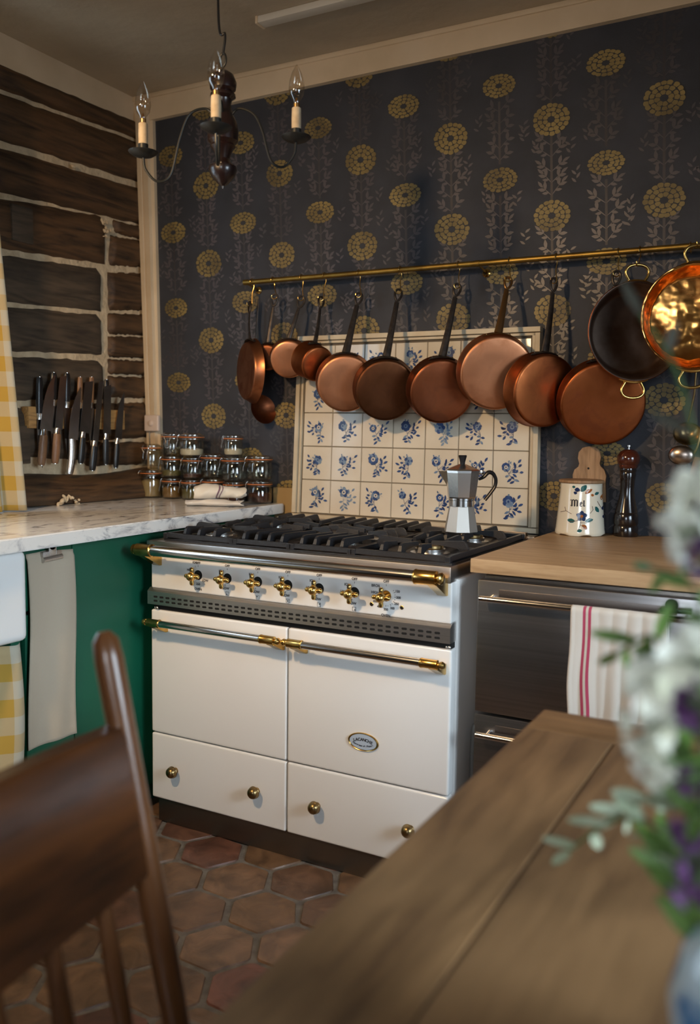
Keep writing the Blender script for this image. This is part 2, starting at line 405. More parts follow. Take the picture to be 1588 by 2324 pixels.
def text_mesh(mb, txt, o, ex, ey, size, mi=0, align='CENTER', ext=.0003):
    cu_ = bpy.data.curves.new('t', 'FONT'); cu_.body = txt; cu_.size = size; cu_.offset = size*.028; cu_.align_x = align; cu_.align_y = 'CENTER'
    ob = bpy.data.objects.new('t', cu_); C.objects.link(ob)
    dg = bpy.context.evaluated_depsgraph_get(); me = bpy.data.meshes.new_from_object(ob.evaluated_get(dg))
    ex, ey, o = Vector(ex), Vector(ey), Vector(o); ez = ex.cross(ey)
    mb.add([o+ex*v.co.x+ey*v.co.y+ez*ext for v in me.vertices], [list(p.vertices) for p in me.polygons], mi)
    C.objects.unlink(ob); bpy.data.objects.remove(ob); bpy.data.curves.remove(cu_); bpy.data.meshes.remove(me)

# ================================================================== STRUCTURE
YB = .12; ZC = 2.565; SH = -.042          # back wall, ceiling, lean of the old wall (dx/dz)
# ---- floor: hexagonal terracotta tiles
def floor():
    bm_t = MB(); R = .105; g = .008; th = math.radians(28)
    ca, sa = math.cos(th), math.sin(th); cols = []; rr = random.Random(3)
    dx = R*math.sqrt(3); dy = R*1.5
    for j in range(-24, 25):
        for i in range(-24, 25):
            lx = i*dx+(j % 2)*dx/2; ly = j*dy
            x = 1.085+lx*ca-ly*sa; y = -.87+lx*sa+ly*ca
            if not (-.2 < x < 3.9 and -3.9 < y < .05): continue
            h = .0+rr.uniform(-.0012, .0012); tx, ty = rr.uniform(-.008, .008), rr.uniform(-.008, .008)
            top = []; low = []
            for k in range(6):
                a = PI/6+k*PI/3+th; q = R-g+rr.uniform(-.004, .002)
                for dlt in (-.06, .06):
                    px, py = math.cos(a+dlt)*(q*.985), math.sin(a+dlt)*(q*.985)
                    top.append((x+px*.965, y+py*.965, h+px*tx+py*ty)); low.append((x+px, y+py, -.006))
            n0 = len(bm_t.v); c = rr.random()
            bm_t.add(top+low, [list(range(12))]+[[q, (q+1) % 12, 12+(q+1) % 12, 12+q] for q in range(12)], 1)
            cols += [c]*24
    base = len(bm_t.v)
    bm_t.add([(-.3, -5.2, -.004), (4.6, -5.2, -.004), (4.6, .2, -.004), (-.3, .2, -.004)], [[0, 1, 2, 3]], 0); cols += [.5]*4
    m, t, b = nt('terracotta_tile'); N = t.nodes; L = t.links
    at_ = N.new('ShaderNodeAttribute'); at_.attribute_name = 'tilerand'
    r = N.new('ShaderNodeValToRGB'); e = r.color_ramp.elements
    e[0].position = 0; e[0].color = (.085, .046, .030, 1); e[1].position = 1; e[1].color = (.15, .088, .052, 1)
    k = e.new(.5); k.color = (.125, .070, .036, 1); k = e.new(.12); k.color = (.13, .050, .034, 1); k = e.new(.2); k.color = (.11, .062, .040, 1)
    L.new(at_.outputs['Fac'], r.inputs[0])
    tc = N.new('ShaderNodeTexCoord'); n = N.new('ShaderNodeTexNoise'); n.inputs['Scale'].default_value = 14; n.inputs['Detail'].default_value = 8; n.inputs['Distortion'].default_value = .8
    L.new(tc.outputs['Object'], n.inputs[0])
    mr = N.new('ShaderNodeMapRange'); mr.inputs[1].default_value = .3; mr.inputs[2].default_value = .7; mr.inputs[3].default_value = .55; mr.inputs[4].default_value = 1.5
    L.new(n.outputs[0], mr.inputs[0])
    mx = N.new('ShaderNodeVectorMath'); mx.operation = 'SCALE'; L.new(r.outputs[0], mx.inputs[0]); L.new(mr.outputs[0], mx.inputs[3])
    L.new(mx.outputs[0], b.inputs['Base Color']); b.inputs['Roughness'].default_value = .42
    bp = N.new('ShaderNodeBump'); bp.inputs['Strength'].default_value = .6; bp.inputs['Distance'].default_value = .006
    L.new(n.outputs[0], bp.inputs['Height']); L.new(bp.outputs[0], b.inputs['Normal'])
    o = struct(bm_t.build('floor', [m_grout, m], angle=50))
    a = o.data.attributes.new('tilerand', 'FLOAT', 'POINT'); a.data.foreach_set('value', cols)
floor()

# ---- back wall with the printed pattern
def wall_back():
    mb = MB(); mb.box((-.4, YB, -.05), (4.6, YB+.1, ZC+.05), 0)
    rr = random.Random(11)
    def P(x, z, lift): return (x+SH*(z-1.7), YB-lift, z)
    def petal(cx, cz, a, r0, r1, wdt, mi, lift, sy=.82):
        # cell between radii r0..r1 round angle a, rounded outside
        pts = []
        for rq, da in ((r0, -wdt*.85), (r0, wdt*.85), (r0*.3+r1*.7, wdt), (r1*.985, wdt*.55), (r1, 0), (r1*.985, -wdt*.55), (r0*.3+r1*.7, -wdt)):
            pts.append(P(cx+rq*math.cos(a+da), cz+rq*sy*math.sin(a+da), lift))
        mb.add(pts, [list(range(len(pts)))], mi)
    def flower(cx, cz, s, sy):
        n = 26
        mb.add([P(cx+s*1.02*math.cos(2*PI*k/n)*(1+.03*math.sin(7*k)), cz+s*sy*1.02*math.sin(2*PI*k/n)*(1+.03*math.cos(5*k)), .0013) for k in range(n)], [list(range(n))], 3)
        for r0, r1, k in ((.22, .49, 8), (.515, .765, 13), (.79, 1.05, 18)):
            ph = rr.random()*PI
            for i in range(k):
                a = ph+2*PI*i/k+rr.uniform(-.04, .04)
                petal(cx, cz, a, s*r0, s*r1*rr.uniform(.965, 1.02), PI/k*.93, 1, .0016, sy)
        mb.add([P(cx+s*.2*math.cos(2*PI*k/12), cz+s*sy*.15*math.sin(2*PI*k/12), .0019) for k in range(12)], [list(range(12))], 0)
    cnt = [0]
    def leaf(x, z, a, ln, wd, mi=2, lift=.0006):
        cnt[0] += 1; lift = .00055+(cnt[0]*7 % 23)*.00003
        c, s_ = math.cos(a), math.sin(a); pts = []
        for u, v in ((0, 0), (.25, .42), (.55, .5), (.85, .22), (1, 0), (.8, -.2), (.5, -.38), (.2, -.25)):
            pts.append(P(x+(u*ln)*c-(v*wd)*s_, z+(u*ln)*s_+(v*wd)*c, lift))
        mb.add(pts, [list(range(8))], mi)
    dx, dz = .1727, .3015
    for i in range(0, 19):
        x = .065+i*dx; z0 = 1.41-(dz/2-.012 if i % 2 else 0)-3*dz+.002*i+(.0+.003*i if i > 5 else 0)
        for j in range(-1, 9):
            z = z0+j*dz
            if z > 2.6 or z < .6: continue
            s = .058+rr.uniform(-.003, .004)
            # stem and leaves under the flower, down to the next one
            pts = [P(x+w_, z-.05-k*(dz-.1)/8, .0003) for k in range(9) for w_ in (-.004, .004)]
            mb.add(pts, [[2*k, 2*k+1, 2*k+3, 2*k+2] for k in range(8)], 4)
            for k in range(5):
                zz = z-.080-k*.040+rr.uniform(-.004, .004)
                for sd in (-1, 1):
                    a = PI/2-sd*rr.uniform(.65, .95); L_ = rr.uniform(.035, .055)
                    leaf(x, zz, a, L_*.8, .004)
                    ex, ez = x+math.cos(a)*L_*.7, zz+math.sin(a)*L_*.7
                    leaf(ex, ez, a+.7*sd, .030, .014); leaf(ex, ez, a-.6*sd, .027, .013); leaf(x+math.cos(a)*L_*.35, zz+math.sin(a)*L_*.35, a-.8*sd, .022, .011)
                    if rr.random() < .6: leaf(ex+math.cos(a)*.012, ez+math.sin(a)*.012, a+rr.uniform(-.2, .2), .028, .011)
            for k in range(3):
                xx, zz = x+rr.choice((-1, 1))*rr.uniform(.05, .085), z-rr.uniform(.06, .24)
                for q in range(4): leaf(xx, zz+q*.012, PI/2+(-1)**q*rr.uniform(.5, 1.1), .022, .009)
            flower(x, z, s, .66 if i % 2 == 0 else .84)
    struct(mb.build('wall_back', [m_wallpaper, m_wpflower, m_wpleaf, m_wpdark, m_wpstem], smooth=False, fix=False))
wall_back()

# ---- left wall of old logs with lime mortar; opening for the window further left
def xl(z): return -.095-.036*(z-1.2)
def atL(u, v, off=0):
    p = at(u, v, 0, -.1)
    for _ in range(4): p = at(u, v, 0, xl(p.z)+off)
    return p
def wall_left():
    mb = MB()
    y1 = -.86
    a = [(xl(.3), YB, .3), (xl(.3), y1, .3), (xl(2.6), y1, 2.6), (xl(2.6), YB, 2.6)]
    mb.add(a+[(-.35, q[1], q[2]) for q in a], [[0, 1, 2, 3], [4, 5, 6, 7], [0, 1, 5, 4], [1, 2, 6, 5], [2, 3, 7, 6], [3, 0, 4, 7]], 0)
    mb.box((-.35, YB+.1, -.05), (-.12, y1, .3), 0)
    rr = random.Random(5)
    def board(tl, tr, br, bl, mi, th=.022):
        tl, tr, br, bl = (tl[0]-3, tl[1]-3.5), (tr[0]+3, tr[1]-3.5), (br[0]+3, br[1]+3.5), (bl[0]-3, bl[1]+3.5)
        P = [atL(*tl), atL(*tr), atL(*br), atL(*bl)]
        nu, nv = 18, 6; vs = []; fs = []
        for j in range(nv+1):
            for i in range(nu+1):
                u, v = i/nu, j/nv
                p = (P[0]*(1-u)+P[1]*u)*(1-v)+(P[3]*(1-u)+P[2]*u)*v
                e = min(u*10, (1-u)*10, v*3.2, (1-v)*3.2, 1)
                if j in (0, nv): p.z += rr.uniform(-.0035, .0035)
                if i in (0, nu): p.y += rr.uniform(-.003, .003)
                p.x += (-.004 if e < .01 else th*(e**.25))+rr.uniform(-.001, .001)
                vs.append(p)
        for j in range(nv):
            for i in range(nu): q = j*(nu+1)+i; fs.append([q, q+1, q+nu+2, q+nu+1])
        mb.add(vs, fs, mi)
    X0 = -45
    board((X0, 128), (330, 290), (330, 322), (X0, 182), 1)
    board((X0, 196), (330, 330), (330, 418), (X0, 304), 1)
    board((X0, 322), (330, 434), (330, 512), (X0, 424), 1)
    board((X0, 442), (238, 492), (236, 600), (X0, 555), 1)
    board((252, 535), (330, 552), (330, 606), (246, 600), 1); board((255, 500), (330, 522), (330, 544), (262, 526), 1)
    board((X0, 572), (228, 612), (228, 706), (X0, 680), 2)
    board((246, 618), (330, 622), (330, 704), (246, 704), 1)
    board((X0, 690), (228, 716), (230, 804), (X0, 794), 2)
    board((246, 712), (330, 716), (330, 760), (246, 756), 1); board((246, 764), (330, 768), (330, 812), (246, 808), 1)
    board((X0, 806), (232, 820), (234, 906), (X0, 910), 2)
    board((246, 818), (330, 822), (330, 850), (246, 846), 1); board((246, 856), (330, 858), (330, 902), (246, 900), 1)
    board((X0, 926), (180, 926), (180, 1045), (X0, 1030), 2); board((190, 918), (330, 914), (330, 992), (190, 1000), 1)
    board((190, 1006), (330, 1004), (330, 1052), (190, 1056), 1)
    # heavy base log above the worktop
    zs = [.90, .95, 1.0, 1.03, 1.05]; n = 24; vs = []
    prof = [(.045, .942), (.05, .96), (.045, .985), (.02, 1.02), (-.03, 1.045), (-.09, 1.055)]
    for i in range(n+1):
        y = y1+(YB-y1)*i/n
        for xx, zz in prof: vs.append((xx-.09*max(0, (y+.30))*.0+rr.uniform(-.003, .003)-.03, y, zz+.012*math.sin(y*7)*(zz > .97)-.03*max(0, -y-.35)*(zz > .95)+rr.uniform(0, .002)))
    m = len(prof); fs = [[i*m+k, (i+1)*m+k, (i+1)*m+k+1, i*m+k+1] for i in range(n) for k in range(m-1)]
    mb.add(vs, fs, 1)
    # lumpy plaster crumbs
    for u, v, r in ((152, 1128, .022), (135, 1138, .018), (172, 1138, .014), (163, 378, .014), (243, 520, .018), (238, 505, .015), (240, 535, .012)):
        p = atL(u, v, .02) if v < 1000 else at(u, v, 0, .03)
        for _ in range(5): mb.ball(p+Vector((rr.uniform(-.004, .006), rr.uniform(-1, 1)*r, rr.uniform(-.6, .4)*r)), r*rr.uniform(.35, .6), (rr.uniform(.5, 1), rr.uniform(.8, 1.7), rr.uniform(.3, .8)), n=7, mat=Matrix.Rotation(rr.random()*3, 3, 'X'))
    # the rest of the wall round the window opening (outside the picture)
    mb.box((-.35, y1, -.05), (-.12, -2.35, .90), 3); mb.box((-.35, y1, 2.12), (-.12, -2.35, 2.6), 3); mb.box((-.35, -2.35, -.05), (-.12, -5.0, 2.6), 3)
    struct(mb.build('wall_left', [m_mortar, m_log, m_log2, m_wallplain], angle=60, fix=True))
wall_left()
def window(name, x, y0, y1, z0, z1, t=.05):
    mb = MB()
    for a, b in (((y0, z0), (y1, z0+t)), ((y0, z1-t), (y1, z1)), ((y0, z0), (y0+t, z1)), ((y1-t, z0), (y1, z1)), (((y0+y1)/2-t/2, z0), ((y0+y1)/2+t/2, z1))):
        mb.box((x-.025, a[0], a[1]), (x+.025, b[0], b[1]), bev=.004)
    f = struct(mb.build(name, m_cream)); g = MB(); g.box((x-.003, y0, z0), (x+.003, y1, z1))
    mg = bpy.data.materials.get('window_pane') or M('window_pane', (1, 1, 1), 0, trans=1, ior=1.0)
    g.build('pane', mg, f)
window('window_1', -.22, -2.35, -.86, .90, 2.12)
o = MB().box((-.4, -5.1, ZC), (4.6, .25, ZC+.08)).build('ceiling', m_ceiling); struct(o)
mb = MB(); mb.box((4.35, -5.0, -.05), (4.45, -2.6, 2.6)); mb.box((4.35, -1.3, -.05), (4.45, .2, 2.6)); mb.box((4.35, -2.6, -.05), (4.45, -1.3, .85)); mb.box((4.35, -2.6, 2.1), (4.45, -1.3, 2.6))
struct(mb.build('wall_right', m_wallplain))
window('window_2', 4.4, -2.6, -1.3, .85, 2.1)
mb = MB(); mb.box((-.4, -5.1, -.05), (2.2, -5.0, 2.6)); mb.box((3.6, -5.1, -.05), (4.5, -5.0, 2.6)); mb.box((2.2, -5.1, -.05), (3.6, -5.0, .95)); mb.box((2.2, -5.1, 2.15), (3.6, -5.0, 2.6))
struct(mb.build('wall_front', m_wallplain))
mb = MB()  # made-up window in the unseen front wall, goes with the added fill light
for a, b in (((2.2, .95), (3.6, 1.0)), ((2.2, 2.1), (3.6, 2.15)), ((2.2, .95), (2.25, 2.15)), ((3.55, .95), (3.6, 2.15)), ((2.875, .95), (2.925, 2.15))): mb.box((a[0], -5.07, a[1]), (b[0], -5.02, b[1]), bev=.004)
f = struct(mb.build('added_window', m_cream)); MB().box((2.2, -5.048, .95), (3.6, -5.042, 2.15)).build('pane', bpy.data.materials['window_pane'], f)
# crown boards and the corner post
mb = MB(); mb.add([(-.2, YB-.022, 2.462), (4.4, YB-.022, 2.502), (4.4, YB-.022, ZC), (-.2, YB-.022, ZC), (-.2, YB, 2.462), (4.4, YB, 2.502), (4.4, YB, ZC), (-.2, YB, ZC)],
   [[0, 1, 2, 3], [4, 5, 6, 7], [0, 1, 5, 4], [1, 2, 6, 5], [2, 3, 7, 6], [3, 0, 4, 7]])
mb.box((-.2, YB-.03, 2.548), (4.4, YB-.001, ZC), bev=.003)
struct(mb.build('trim_1', m_cream))
p0 = atL(308, 308); p1 = atL(0, 152); k = (p1.z-p0.z)/(p1.y-p0.y)
def zc(y): return p0.z+k*(y-p0.y)
mb = MB(); a = [(-.085-.05, YB, zc(YB)), (-.135, -5.0, zc(-.8)+.02), (-.135, -5.0, ZC), (-.135, YB, ZC)]
mb.add(a+[(-.17, q[1], q[2]) for q in a], [[0, 1, 2, 3], [4, 5, 6, 7], [0, 1, 5, 4], [1, 2, 6, 5], [2, 3, 7, 6], [3, 0, 4, 7]])
struct(mb.build('trim_2', m_cream))
def post():
    mb = MB(); yf = YB-.03
    a0, a1 = at(306, 300, 1, yf), at(345, 278, 1, YB-.02); b0, b1 = at(330, 960, 1, yf), at(362, 975, 1, YB-.02)
    def lerp(z, q0, q1): t = (z-q0.z)/(q1.z-q0.z); return q0.x+(q1.x-q0.x)*t
    zs = (2.50, .93)
    prof = [(0, YB), (0, yf+.004), (.05, yf), (.30, yf), (.36, yf+.007), (.42, yf), (.78, yf-.003), (.84, yf+.010), (1, yf+.014), (1, YB)]
    vs = []
    for z in zs:
        l, r = lerp(z, a0, b0), lerp(z, a1, b1)
        vs += [(l+(r-l)*t, y, z) for t, y in prof]
    n = len(prof); mb.add(vs, [[i, (i+1) % n, n+(i+1) % n, n+i] for i in range(n)]+[list(range(n)), [n+i for i in range(n)]])
    struct(mb.build('trim_3', m_cream, angle=25))
post()

# ---- fluorescent batten on the ceiling
a = at(590, 57, 2, ZC-.02)
r_ = thing('ceiling_batten', 'slim white batten strip fixed to the ceiling', 'light fixture', (a.x+.55, a.y, ZC))
MB().box((a.x, a.y-.022, ZC-.022), (a.x+1.2, a.y+.022, ZC), bev=.004).build('housing', M('batten_white', (.62, .57, .48), .5), r_)
for q in (-.004, 1.194): MB().box((a.x+q, a.y-.024, ZC-.024), (a.x+q+.010, a.y+.024, ZC), bev=.002).build('end_cap', m_cream, r_)

# ---- pendant that throws the warm light (hangs left of the picture)
r_ = thing('pendant_lamp', 'white enamel pendant lamp hanging over the room', 'lamp', (LAMP.x, LAMP.y, ZC))
MB().tube([(LAMP.x, LAMP.y, LAMP.z+.12), (LAMP.x, LAMP.y, ZC)], .003, 8).build('cord', m_black, r_)
MB().lathe([(.02, .13), (.03, .12), (.05, .10), (.14, .02), (.16, 0), (.157, 0), (.138, .02), (.048, .095), (.0, .10)], LAMP, 40).build('lamp_shade', m_sink, r_)
MB().lathe([(0, .03), (.02, .035), (.032, .06), (.015, .1), (0, .1)], LAMP, 20).build('bulb', M('bulb_glow', (1, .9, .8), .4), r_)

# ================================================================== RANGE COOKER
YF = -.70; SX0, SX1 = .640, 1.628; SM = 1.1365
st = thing('range_cooker', 'wide ivory enamel gas range cooker with brass handles and two oven doors', 'cooker', ((SX0+SX1)/2, -.34, 0))
mb = MB()
mb.box((SX0+.002, -.665, .09), (SX1+.003, .03, .845), bev=.004)
mb.box((SX0+.004, YF, .735), (SX1-.004, -.60, .84), bev=.005, seg=3)
mb.build('body', m_enamel, st)
mb = MB(); mb.box((SX0+.02, -.690, .0), (SX1-.01, -.02, .095), bev=.002); mb.build('plinth', m_toe, st)
mb = MB(); mb.box((SX0-.010, YF-.004, .838), (SX1-.006, .03, .880), bev=.003); mb.build('hob_rim', m_steel, st)
mb = MB(); mb.box((SX0+.035, YF+.022, .876), (SX1-.014, -.05, .886), bev=.002)
mb.build('hob_plate', m_iron, st)
mb = MB(); mb.box((SX0+.03, -.05, .876), (SX1-.02, -.02, .905), bev=.004); mb.box((SX0+.0, -.02, .87), (SX1, .03, .892), bev=.002); mb.build('rear_upstand', M('warm_steel', (.42, .30, .2), .3, 1), st)
# vent strip with slots
mb = MB(); vx0, vx1 = SX0-.006, SX1-.003
pr = [(0, 0), (0, .040), (.012, .050), (.05, .050), (.05, 0)]
mb.prism([(y, z) for y, z in pr], (vx0, YF-.006, .685), (0, 1, 0), (0, 0, 1), (1, 0, 0), vx1-vx0)
vent = mb.build('vent_strip', m_steel, st, smooth=False)
mb = MB(); n = 41
for i in range(n):
    x = .666+i*(1.590-.666)/(n-1)
    for z in (.697, .7095):
        pl = []
        for k in range(12):
            a_ = 2*PI*k/12; pl.append((x+(.0045 if math.cos(a_) > 0 else -.0045)+.0032*math.cos(a_), z+.0032*math.sin(a_)))
        mb.prism(pl, (0, YF-.0064, 0), (1, 0, 0), (0, 0, 1), (0, 1, 0), .002)
mb.build('slot', m_void, vent, smooth=False)
mb = MB(); mb.box((SX0+.006, -.690, .668), (SX1-.006, -.655, .688)); mb.build('shadow_gap', m_void, st)
mb = MB(); mb.box((SX0+.002, YF+.004, .735), (SX0+.03, YF-.0002, .84)) if 0 else None
def handle_rod(par, x0, x1, z, y, r, bl, nm='handle'):
    mb = MB(); mb.tube([(x0+bl, y, z), (x1-bl, y, z)], r, 20); h = mb.build(nm, m_chrome, par)
    for s, x in ((1, x0), (-1, x1)):
        mb = MB(); R = r*1.18
        prof = [(0, 0), (R*.6, .002), (R*.85, .007), (R*.78, .013), (R*.5, .016), (R*.5, .018), (R, .020), (R*1.02, .022), (R, .024), (R, bl-.006), (R*1.07, bl-.004), (R*1.07, bl-.001), (R, bl+.001), (r, bl+.002)]
        mb.lathe([(q, t) for q, t in prof], (x, y, z), 28, (s, 0, 0))
        # wedge bracket back to the front plate
        mb.prism([(y+.004, z-.002), (YF, z-.008), (YF, z-R*2.9), (YF-.010, z-R*2.9), (y-.006, z-R*.95)], (x+(.030 if s > 0 else -.020-.022), 0, 0), (0, 1, 0), (0, 0, 1), (1, 0, 0), .0 + .024)
        mb.build('bracket', m_brass, h)
    return h
handle_rod(st, .632, 1.632, .860, -.770, .0155, .078, 'towel_rail')
# doors and drawers
def panel(x0, x1, z0, z1, nm):
    return MB().box((x0, YF, z0), (x1, -.666, z1), bev=.007, seg=4).build(nm, m_enamel, st)
d1 = panel(SX0+.002, SM-.002, .2855, .668, 'oven_door'); d2 = panel(SM+.002, SX1-.001, .2855, .668, 'oven_door')
w1 = panel(SX0+.002, SM-.002, .076, .2820, 'drawer'); w2 = panel(SM+.002, SX1-.001, .076, .2820, 'drawer')
handle_rod(d1, .655, 1.147, .640, -.752, .0102, .066); handle_rod(d2, 1.150, 1.632, .640, -.752, .0102, .066)
for par, xs in ((w1, (.737, 1.037)), (w2, (1.240, 1.525))):
    for x in xs: MB().lathe([(.0090, 0), (.0080, .006), (.0075, .010), (.0160, .014), (.0183, .017), (.0170, .020), (.0176, .022), (.0148, .030), (.0085, .0355), (0, .037)], (x, YF, .178), 24, (0, -1, 0)).build('knob', m_oldbrass, par)
for x in (SX0+.03, SX1-.005):
    MB().ball((x, YF-.004, .676), .0045).ball((x-.008, YF-.004, .676), .003).build('hinge_pin', m_chrome, st)
# badge
bd = MB().lathe([(0, 0), (.046, 0), (.046, .003), (.044, .0045), (.0415, .0035), (.041, .003)], (0, 0, 0), 40, (0, -1, 0))
for v in bd.v: v.z *= .54; v += Vector((1.381, YF, .386))
bd = bd.build('badge', m_brass, d2); bd['label'] = 'oval brass badge with pale blue plate'
pb = MB().lathe([(0, .0036), (.0405, .0032), (.0405, 0)], (0, 0, 0), 40, (0, -1, 0))
for v in pb.v: v.z *= .52; v += Vector((1.381, YF, .386))
pb.build('badge_plate', M('pale_badge', (.42, .50, .60), .25), bd)
mb = MB()
for i, ch in enumerate('LACANCHE'):
    t_ = (i-3.5)/3.5; x = t_*.026; z = .0065-.0045*t_*t_
    a_ = -t_*.30; text_mesh(mb, ch, (1.381+x, YF-.0038, .386+z), (math.cos(a_), 0, math.sin(a_)), (-math.sin(a_), 0, math.cos(a_)), .0115)
for i, ch in enumerate('Fourneaux de France'):
    t_ = (i-9)/9; x = t_*.029; z = -.0105+.006*t_*t_
    a_ = t_*.3; ex = Vector((math.cos(a_), 0, math.sin(a_))); ey = Vector((-math.sin(a_), 0, math.cos(a_)))
    text_mesh(mb, ch, (1.381+x, YF-.0038, .386+z), ex, ey+ex*.3, .0068)
mb.build('badge_lettering', m_ink, bd, smooth=False)
# control knobs and markings
KX = [.824, .930, 1.036, 1.137, 1.238, 1.347, 1.441]; KZ = .789
knob0 = None
def make_knob(x, z):
    y = YF; k = MB()
    k.lathe([(.0055, 0), (.0055, .020), (.010, .023), (.0125, .028), (.0135, .034), (.0128, .040), (.009, .046), (.004, .0485), (0, .049)], (x, y, z), 24, (0, -1, 0))
    for a_ in range(4):
        d = Vector((math.cos(a_*PI/2), 0, math.sin(a_*PI/2)))
        k.lathe([(.0055, .006), (.0060, .012), (.0066, .019), (.0060, .0235), (.0035, .0262), (0, .027)], (x, y-.030, z), 14, d, ref=(0, 1, 0))
    o_ = k.build('control_knob', m_brass, st)
    MB().box((x-.0013, y-.0385, z+.017), (x+.0013, y-.036, z+.0262), bev=.0006).build('pointer', m_void, o_)
    return o_
for i, x in enumerate(KX):
    if i < 6:
        MB().lathe([(0, .0006), (.0145, .0006), (.0145, 0)], (x, YF, KZ), 28, (0, -1, 0)).build('spindle_hole', m_void, st)
    else: MB().lathe([(0, .0012), (.0145, .0012), (.0148, 0)], (x, YF, KZ), 28, (0, -1, 0)).build('bezel', m_brass, st)
    make_knob(x, KZ)
mk = MB(); EX, EZ = (1, 0, 0), (0, 0, 1)
def T(s_, x, z, sz=.0098): text_mesh(mk, s_, (x, YF-.0004, z), EX, EZ, sz)
def tick(x, z, a_, r0, r1):
    c_, s_ = math.sin(a_), math.cos(a_); n_ = Vector((s_, 0, -c_))*.0006
    a0, a1 = Vector((x+c_*r0, YF-.0006, z+s_*r0)), Vector((x+c_*r1, YF-.0006, z+s_*r1)); mk.add([a0-n_, a0+n_, a1+n_, a1-n_], [[0, 1, 2, 3]])
def icon(x, z, dx_, dz_):
    h = .0058
    for a, b in (((x-h, z-h), (x+h, z-h+.0009)), ((x-h, z+h-.0009), (x+h, z+h)), ((x-h, z-h), (x-h+.0009, z+h)), ((x+h-.0009, z-h), (x+h, z+h))):
        mk.add([(a[0], YF-.0006, a[1]), (b[0], YF-.0006, a[1]), (b[0], YF-.0006, b[1]), (a[0], YF-.0006, b[1])], [[0, 1, 2, 3]])
    q = .0016; mk.add([(x+dx_-q, YF-.0006, z+dz_-q), (x+dx_+q, YF-.0006, z+dz_-q), (x+dx_+q, YF-.0006, z+dz_+q), (x+dx_-q, YF-.0006, z+dz_+q)], [[0, 1, 2, 3]])
ics = [(-.002, -.002), (-.002, .002), (0, 0), (.002, .002), (.002, -.002)]
for i in range(6):
    mk = MB(); x = KX[i]; T('OFF', x, KZ+.036); tick(x, KZ, 0, .024, .029)
    if i:
        T('IGN', x-.022, KZ+.019); tick(x, KZ, -.85, .022, .027); T('HIGH', x-.030, KZ-.001); tick(x, KZ, 3.5, .02, .025); T('LOW', x-.005, KZ-.030); icon(x, KZ-.045, *ics[i-1])
    else:
        T('IGN', x-.012, KZ+.036); tick(x, KZ, -.4, .024, .029); T('HIGH', x-.030, KZ+.012); T('LOW', x+.026, KZ-.014); tick(x, KZ, 2.0, .020, .025); T('250', x, KZ-.027); T('OVEN', x, KZ-.042)
    mk.build('dial_marking', m_ink, st, smooth=False, fix=False)
mk = MB()
x = KX[6]; T('OFF', x, KZ+.038); tick(x, KZ, 0, .026, .031); T('BROIL', x-.030, KZ+.024); tick(x, KZ, -.9, .024, .029); T('HIGH', x-.032, KZ+.006); T('500', x-.033, KZ-.004)
for j, (s_, a_) in enumerate((('150', 1.15), ('200', 1.6), ('250', 2.1), ('300', 2.6), ('350', 3.14), ('400', 3.7), ('450', 4.2))):
    T(s_, x+math.sin(a_)*.036, KZ+math.cos(a_)*.036, .0088); tick(x, KZ, a_, .024, .029); tick(x, KZ, a_-.22, .025, .028)
T('OVEN', x, KZ-.052)
mk.build('dial_marking', m_ink, st, smooth=False, fix=False)
for sx in (-.042, .046):
    o_ = MB().lathe([(.0055, .0), (.0055, .0012), (.0042, .0018), (.004, .0006), (0, .0006)], (x+sx, YF, KZ-.026), 20, (0, -1, 0)).build('pilot_window', m_brass, st)
    MB().lathe([(0, .001), (.004, .001)], (x+sx, YF, KZ-.026), 16, (0, -1, 0)).build('pilot_lens', m_void, o_)
# burners
BX = [(.775, -.53), (.775, -.22), (1.49, -.53), (1.49, -.22)]
for bx, by in BX:
    b_ = MB().lathe([(.055, .886), (.055, .890), (.042, .892), (.042, .900), (0, .900)], (bx, by, 0), 28).build('burner', m_alu, st)
    MB().lathe([(.036, .900), (.038, .903), (.036, .909), (.02, .911), (0, .911)], (bx, by, 0), 28).build('burner_cap', m_oldbrass, b_)
b_ = MB().lathe([(.11, .886), (.11, .889), (.085, .892), (.085, .900), (0, .900)], (1.13, -.37, 0), 40).build('burner', m_alu, st)
MB().lathe([(.07, .900), (.074, .904), (.070, .911), (.03, .913), (0, .913)], (1.13, -.37, 0), 40).build('burner_cap', m_iron, b_)
# pan supports: cast iron grates that lift off
def grate_frame(mb, x0, x1, y0, y1):
    for a, b in (((x0, y0), (x1, y0)), ((x0, y1), (x1, y1)), ((x0, y0), (x0, y1)), ((x1, y0), (x1, y1))):
        v = Vector((b[0]-a[0], b[1]-a[1], 0)); n_ = Vector((-v.y, v.x, 0)).normalized()*.0065
        A, B = Vector((a[0], a[1], .890)), Vector((b[0], b[1], .890))
        mb.add([A-n_, A+n_, B+n_, B-n_]+[q+Vector((0, 0, .013))-dn*.25 for q, dn in ((A-n_, -n_), (A+n_, n_), (B+n_, n_), (B-n_, -n_))],
               [[0, 1, 2, 3], [4, 5, 6, 7], [0, 1, 5, 4], [1, 2, 6, 5], [2, 3, 7, 6], [3, 0, 4, 7]])
    for fx in (x0, x1):
        for fy in (y0, y1): mb.box((fx-.008, fy-.008, .8862), (fx+.008, fy+.008, .903), bev=.002)
